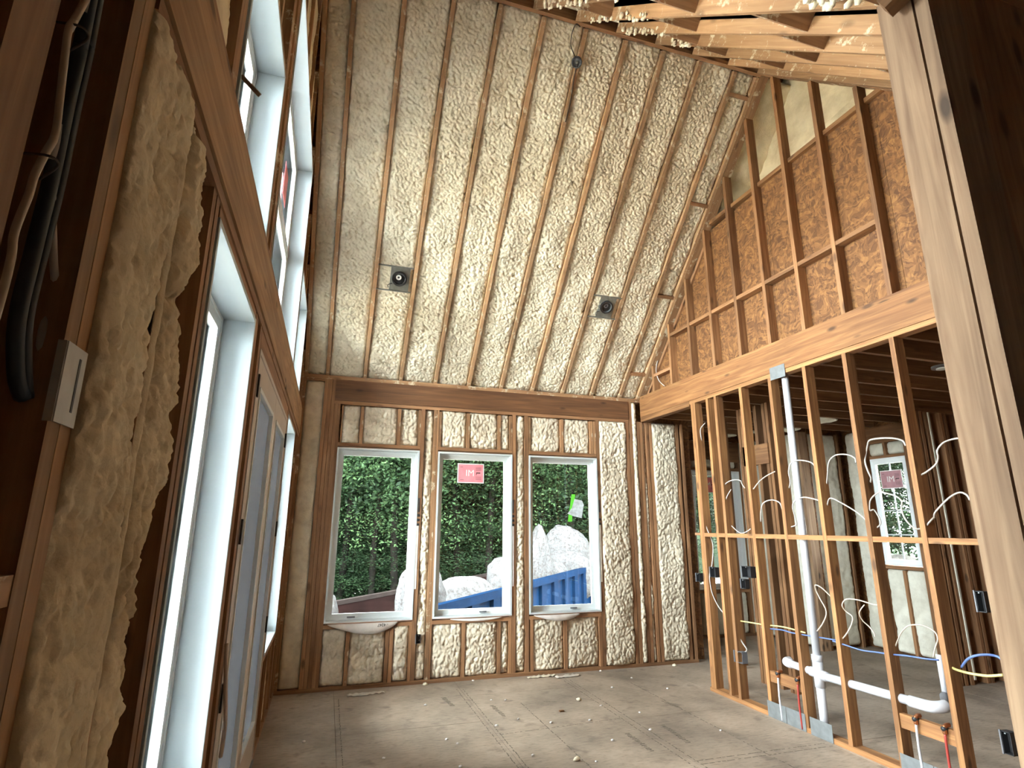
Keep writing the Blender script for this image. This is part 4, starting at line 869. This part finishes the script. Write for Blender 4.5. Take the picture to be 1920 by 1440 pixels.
# on the floor: crumbs, papers, marks
crumbs = [(1.36, -.73), (1.98, -.75), (2.06, -1.34), (1.83, -1.45), (1.38, -1.63), (1.44, -1.74), (1.91, -2.12), (2.18, -2.29), (2.3, -2.35), (2.6, -2.02), (2.63, -1.55), (2.29, -1.51), (3.28, -.7), (3.66, -.42), (3.14, -1.49), (3.54, -2.08), (.33, -1.37), (.88, -1.86), (1.37, -2.16), (2.9, -1.21), (2.11, -.79), (1.47, -.05), (4.42, -.08), (2.77, -1.0), (1.98, -.04), (3.47, -.05), (3.8, -.9), (3.0, -1.9)]
for i, (x, y) in enumerate(crumbs):
    big = i in (22, 23, 21, 7); r_ = .022 if big else R.uniform(.008, .013)
    o = blob('foam_crumb', None, (x, y, r_*.55), r_, M['stwhite'] if not big else M['foam'], i, 1, (1.3, 1, .7), .5)
    tag(o, {7: 'largest foam crumb, in the front middle of the open floor', 21: 'foam crumb against the bottom plate between the first and middle back windows', 22: 'foam lump on the floor by the far doorway corner', 23: 'round foam crumb toward the third back window'}.get(i, 'small pale crumb of spray foam lying on the subfloor'), 'foam crumb', 'foam crumbs on the floor')
def scrap(x, y, L, w_, lab, m, seed, rz=0):
    n_ = 12; v = []; f = []
    for i in range(n_+1):
        for j in range(4):
            v.append(((i/n_-.5)*L, (j/3-.5)*w_*(1-.6*abs(i/n_-.5)), .004+.030*abs(mnoise.noise(Vector((i*.5, j*.7, seed))))))
        if i:
            for j in range(3): a_ = 4*(i-1)+j; f.append((a_, a_+4, a_+5, a_+1))
    o = mesh_obj('paper_scrap', v, f, m, None, True); o.location = (x, y, .002); o.rotation_euler = (0, 0, rz); s = o.modifiers.new('thick', 'SOLIDIFY'); s.thickness = .002; tag(o, lab, 'debris', 'scraps along the back wall')
scrap(.86, -.22, .36, .09, 'long crumpled dusty paper scrap on the floor under the first back window', M['paper'], 3, .1)
scrap(3.02, -.16, .30, .08, 'torn dusty scrap on the floor under the third back window', M['paper'], 8, .12)
scrap(2.74, -.10, .34, .06, 'flat wood and foam litter against the bottom plate under the third back window', M['foam_w'], 5, 0)
o = bx('wood_offcut', None, 2.47, 2.51, -1.27, -1.245, .001, .013, M['dark']); tag(o, 'tiny dark wood offcut lying in the middle of the floor', 'wood chip')
rs = random.Random(5)
def mark(x, y, L, w_, rz, n_, par=floor, m='ink'):
    b_ = []
    for k in range(n_):
        t_ = (k+.5)/n_-.5; b_.append((-w_/2*rs.uniform(.5, 1), w_/2*rs.uniform(.5, 1), t_*L-L/n_*.33, t_*L+L/n_*rs.uniform(.05, .3), 0, .0006))
    o = multi('ink_stamp', par, b_, M[m]); o.location = (x, y, .0002); o.rotation_euler = (0, 0, rz)
for x, y, L, w_, rz in [(1.58, -.67, .30, .05, .12), (1.955, -1.07, .34, .05, .05), (2.78, -2.10, .40, .05, .0), (3.15, -2.02, .42, .05, -.05), (3.55, -1.35, .25, .03, .2), (2.50, -.95, .12, .03, 1.2)]: mark(x, y, L, w_, rz, 14, m='grime')
# chalk and nail lines
def nailline(x0, y0, x1, y1):
    b_ = []; n_ = int(max(abs(x1-x0), abs(y1-y0))/.045)
    for k in range(n_):
        t_ = (k+rs.uniform(0, .6))/n_; x = x0+(x1-x0)*t_+rs.uniform(-.003, .003); y = y0+(y1-y0)*t_; l = rs.uniform(.008, .022)
        dx, dy = (.0035, l) if abs(y1-y0) > abs(x1-x0) else (l, .0035)
        b_.append((x-dx, x+dx, y-dy, y+dy, .0002, .0008))
    o = multi('nail_line', floor, b_, M['grime']); o['kind'] = 'stuff'
for a in [(1.745, -.3, 1.745, -5.3), (1.81, -.3, 1.81, -5.3), (2.225, -.9, 2.225, -5.3), (2.915, -.3, 2.915, -5.3), (2.985, -.3, 2.985, -5.3), (1.8, -1.64, 2.93, -1.57), (2.97, -2.54, 4.15, -2.54), (2.97, -2.60, 4.15, -2.60), (.60, -.3, .60, -4.0), (3.56, -.6, 3.56, -4.0)]: nailline(*a)

# ------------------------------------------------------------------ outside
gr = struct('ground'); bx('soil', gr, -40, 60, -40, 70, -1.9, -1.5, M['dirt'])
u_ = Vector((.636, .772, 0)); n_ = Vector((-.772, .636, 0)); N0 = Vector((1.454, 2.208, 0)); RZ = math.atan2(.772, .636)
t = thing('dumpster', 'long blue steel waste container with rusty inner wall outside the back windows', 'dumpster', tuple(N0)+() , None, RZ)
t.location = (N0.x, N0.y, -1.5)
Ld, Wd, Hd = 13.0, 1.9, 1.8
def mb(nm, *a): return bx(nm, t, *a)
mb('near_wall', 0, Ld, 0, .02, .15, Hd, M['blue']); mb('far_wall', 0, Ld, Wd-.02, Wd, .15, Hd, M['rust']); mb('end_wall', 0, .02, .02, Wd-.02, .15, Hd, M['blue']); mb('end_wall', Ld-.02, Ld, .02, Wd-.02, .15, Hd, M['blue']); mb('container_floor', 0, Ld, .02, Wd-.02, .1, .15, M['rust'])
mb('top_rail', -.03, Ld+.03, -.09, .03, Hd-.06, Hd+.09, M['blue']); mb('top_rail', -.03, Ld+.03, Wd-.03, Wd+.07, Hd-.02, Hd+.05, M['rim'])
mb('inner_ledge', .1, Ld, Wd-.05, Wd-.02, Hd-.35, Hd-.30, M['rust'])
for k in range(13): mb('side_rib', .3+.95*k, .62+.95*k, -.08, 0, .15, Hd-.06, M['blue'])
for x_ in (1.2, Ld-1.2):
    for y_ in (.2, Wd-.3): mb('roller', x_-.1, x_+.1, y_-.06, y_+.1, 0, .1, M['rim'])
def bag(x, y, z0, z1, w_, d_, seed, lab, lean=0, point=0):
    bm = bmesh.new(); bmesh.ops.create_icosphere(bm, subdivisions=5, radius=1)
    for v in bm.verts:
        p = v.co.copy(); k = 1+.20*mnoise.noise(p*1.3+Vector((seed*5, 0, 0)))+.09*mnoise.noise(p*3.5+Vector((0, seed*3, 0)))+.05*abs(mnoise.noise(p*8+Vector((seed, 0, 0))))
        sx_ = (abs(p.x)**.75)*(1 if p.x > 0 else -1); zz = (abs(p.z)**.8)*(1 if p.z > 0 else -1)
        q = Vector((sx_*w_/2*k, p.y*d_/2*k, zz*(z1-z0)/2*(1+.4*(k-1))))
        if point: q.x *= 1-point*max(0, p.z); 
        q.x += lean*p.z; v.co = q
    me = D.meshes.new('waste_bag'); bm.to_mesh(me); bm.free(); me.materials.append(M['bag']); me.polygons.foreach_set('use_smooth', [True]*len(me.polygons))
    o = link(D.objects.new('waste_bag', me)); o.location = (x, y, (z0+z1)/2); o.rotation_euler = (0, 0, -.3); tag(o, lab, 'bag', 'white bags heaped in the dumpster')
bag(.40, 2.25, -.7, .66, .42, .6, 1, 'white lumpy bag at the bottom left corner of the first back window', .03)
bag(2.04, 4.05, -.75, 1.03, .78, .6, 2, 'tall white bag standing between the first and middle back windows')
bag(3.12, 5.45, -.75, .58, 1.45, .7, 3, 'long low white bag lying across the middle back window')
bag(4.45, 6.95, -.75, .90, .86, .8, 4, 'rounded white bag at the right edge of the middle back window')
bag(6.02, 9.0, -.7, 1.64, .78, .9, 5, 'tall pointed white bag in the third back window', .06, .55)
bag(7.75, 11.0, -.7, 1.60, 1.5, 1.1, 6, 'big rounded white bag in the third back window', 0, .1)
bag(6.55, 9.35, -.7, .72, 1.0, .8, 7, 'small white bag at the foot of the two large ones')
bag(7.5, 10.4, -.7, .85, 1.5, .8, 8, 'low white bag in front of the big rounded one')
hp = blob('debris_heap', None, (4.3, 6.4, -1.0), 1.0, M['foam_w'], 9, 4, (.8, 4.2, .75), .3); hp.rotation_euler = (0, 0, RZ-math.pi/2); tag(hp, 'rubbish heaped in the bottom of the blue dumpster', 'rubbish', None, 'stuff')
# stones and lumber outside the muntin window
for i in range(46):
    a = R.random(); x = 10.3+R.uniform(-.6, 2.2); y = 1.6+R.uniform(-1.8, 2.6); z = -1.2+.75*(x-9.6)*.9+R.uniform(0, .3)
    o = blob('boulder', None, (x, y, z), R.uniform(.22, .55), M['stone'], i, 2, (1.2, 1, .7), .5, 1.1); tag(o, 'grey boulder in the rubble pile outside the muntin window', 'boulder', 'rubble pile boulders')
o = bx('retaining_wall', None, 9.05, 9.6, -.6, 3.8, -1.5, .59, M['stone']); tag(o, 'low grey retaining wall under the loose boards outside the muntin window', 'wall')
for k in range(3):
    o = board('lumber_plank', None, (9.2+.1*k, .2-.25*k, .62+.07*k), (9.4, 3.4, .66+.07*k), .04, .14, M['plank_out']); tag(o, ['lowest', 'middle', 'top'][k]+' of the loose boards lying outside the muntin window', 'plank', 'boards outside')
o = bx('white_ledge', None, 8.0, 8.6, -1.2, 2.5, -1.5, .95, M['ledge']); tag(o, 'white snowy-looking ledge right outside the muntin window', 'ledge')

# trees
def leaf_cloud(name, n_, R0, H, leaf_, seed, m, nclump=30):
    rg = np.random.default_rng(seed)
    cc = rg.normal(size=(nclump, 3)); cc /= np.linalg.norm(cc, axis=1)[:, None]; cc *= (rg.random((nclump, 1))**.4); cc *= np.array([R0, R0, H/2])
    cr_ = rg.uniform(.25, .5, nclump)*R0
    k = rg.integers(0, nclump, n_); d = rg.normal(size=(n_, 3)); d /= np.linalg.norm(d, axis=1)[:, None]
    P = cc[k]+d*(cr_[k]*rg.random(n_)**.35)[:, None]*np.array([1, 1, .55])
    a = rg.normal(size=(n_, 3)); a[:, 2] *= .5; a /= np.linalg.norm(a, axis=1)[:, None]
    b = np.cross(a, rg.normal(size=(n_, 3))); b /= np.linalg.norm(b, axis=1)[:, None]
    s = leaf_*rg.uniform(.6, 1.3, n_)[:, None]
    V = np.stack([P-a*s, P+b*s*.45, P+a*s, P-b*s*.45], 1).reshape(-1, 3); F = np.arange(4*n_).reshape(-1, 4)
    me_o = arr_mesh(name, V, F, m, None, False); me = me_o.data; D.objects.remove(me_o); return me
LC = [leaf_cloud('foliage', 42000, 2.3, 8.0, .030, 1, M['leaf'], 70), leaf_cloud('foliage', 38000, 2.0, 7.5, .029, 2, M['leaf'], 70), leaf_cloud('foliage', 22000, 2.8, 9.0, .052, 3, M['leafd'], 45), leaf_cloud('foliage', 22000, 2.4, 8.5, .05, 4, M['leafd'], 45)]
TK = []
for s in range(3):
    o = tube('trunk', None, [(0, 0, -.1), (.05*s, .03, 1.5), (.12, -.06*s, 4), (.05, .1, 7)], [.065]*4+[.058]*4+[.045]*4+[.02], M['bark2' if s == 1 else 'bark'], seg=8)
    o.data.transform(Matrix.Translation(o.location)); TK.append(o.data); D.objects.remove(o)
FLn = ['dark', 'leafy', 'slender']
def tree(x, y, h, k, tk, lab, group):
    t = thing('tree', lab, 'tree', (x, y, -1.5), group); s = h/9.0
    f = link(D.objects.new('foliage', LC[k]), t); f.location = (0, 0, h*.60); f.scale = (s, s, s); f.rotation_euler = (0, 0, R.uniform(0, 6.28))
    q = link(D.objects.new('trunk', TK[tk]), t); q.scale = (s, s, s*1.0); q.rotation_euler = (0, 0, R.uniform(0, 6))
    return t
spots = []
for i in range(74):
    az = -.12+.62*((i % 37)/37)+R.uniform(-.01, .01); ring_ = i//37; dist = [19.5, 25][ring_]+R.uniform(-1.5, 2.5)
    x = .37+dist*math.sin(az*1.15); y = -6.44+dist*math.cos(az*1.15)+2
    if y > 10 and not (ring_ == 0 and az > .30 and dist < 19.5): tree(x, y, R.uniform(14, 18), (i % 2) if ring_ == 0 and i % 3 else 2+i % 2, i % 3, ['leafy green tree in the near edge of the woods behind the dumpster', 'dark tree deeper in the woods behind the dumpster'][ring_], 'woods behind the dumpster')
for i in range(30):
    x = 18+R.uniform(0, 14); y = -4+i*.9; tree(x, y, R.uniform(9, 13), 2+i % 2, i % 3, 'dark tree beyond the rubble pile', 'trees beyond the rubble')
for i in range(7):
    x = -34+R.uniform(-3, 3); y = -22+i*6; tree(x, y, R.uniform(6, 8), i % 4, i % 3, 'tree on the far side of the yard beyond the left windows', 'trees beyond the left windows')
# unseen tall trees, added so their high crowns shade the dumpster and bags
for i, (tx, ty, cx_, cy_, hh) in enumerate([(-3.2, 6.0, 1.0, 6.5, 17), (-2.5, 10.5, 2.0, 9.5, 18), (7.4, 5.4, 5.0, 6.5, 17), (10.8, 8.5, 7.5, 9.0, 18), (-.9, 14.0, 3.5, 12.5, 18), (14.5, 12.0, 10.5, 12.0, 18), (-3.0, 8.5, -1.0, 9.0, 17), (-5.5, 5.0, -2.8, 5.0, 16), (-8.0, 9.0, -6.0, 9.0, 17), (-5, 13, -3, 13, 18)]):
    t = thing('tree', 'unseen tall tree added to shade the dumpster with its high dark crown', 'tree', (tx, ty, -1.5), 'trees added to shade the dumpster')
    f = link(D.objects.new('foliage', LC[2+i % 2]), t); f.location = (cx_-tx, cy_-ty, hh*.78); f.scale = (1.9, 1.9, .7)
    q = link(D.objects.new('trunk', TK[i % 3]), t); q.scale = (2.2, 2.2, 1.9); q.location = (0, 0, 0)
# wooded slope rising behind the trees
nx_, ny_ = 60, 40; V_ = []; F_ = []
for j in range(ny_):
    for i in range(nx_):
        x = -22+62*i/(nx_-1); y = 24+36*j/(ny_-1); V_.append((x, y, -1.6+16*(1-math.exp(-max(0, j)/9))+1.2*mnoise.noise(Vector((x*.15, y*.15, 0)))))
        if i and j: k = j*nx_+i; F_.append((k-nx_-1, k-nx_, k, k-1))
hl = mesh_obj('hill', V_, F_, M['leafd'], None, True); hl['kind'] = 'structure'
# dark understory closing the woods
for i in range(22):
    az = -.1+.62*i/22; x = .37+20*math.sin(az*1.15); y = -4.4+20*math.cos(az*1.15)
    t = thing('bush', 'low dark shrub in the understory of the woods behind the dumpster', 'shrub', (x, y, -1.5), 'understory shrubs'); f = link(D.objects.new('foliage', LC[2+i % 2]), t); f.scale = (.9, .9, .55); f.location = (0, 0, 1.3); q = link(D.objects.new('stem', TK[i % 3]), t); q.scale = (.3, .3, .25)
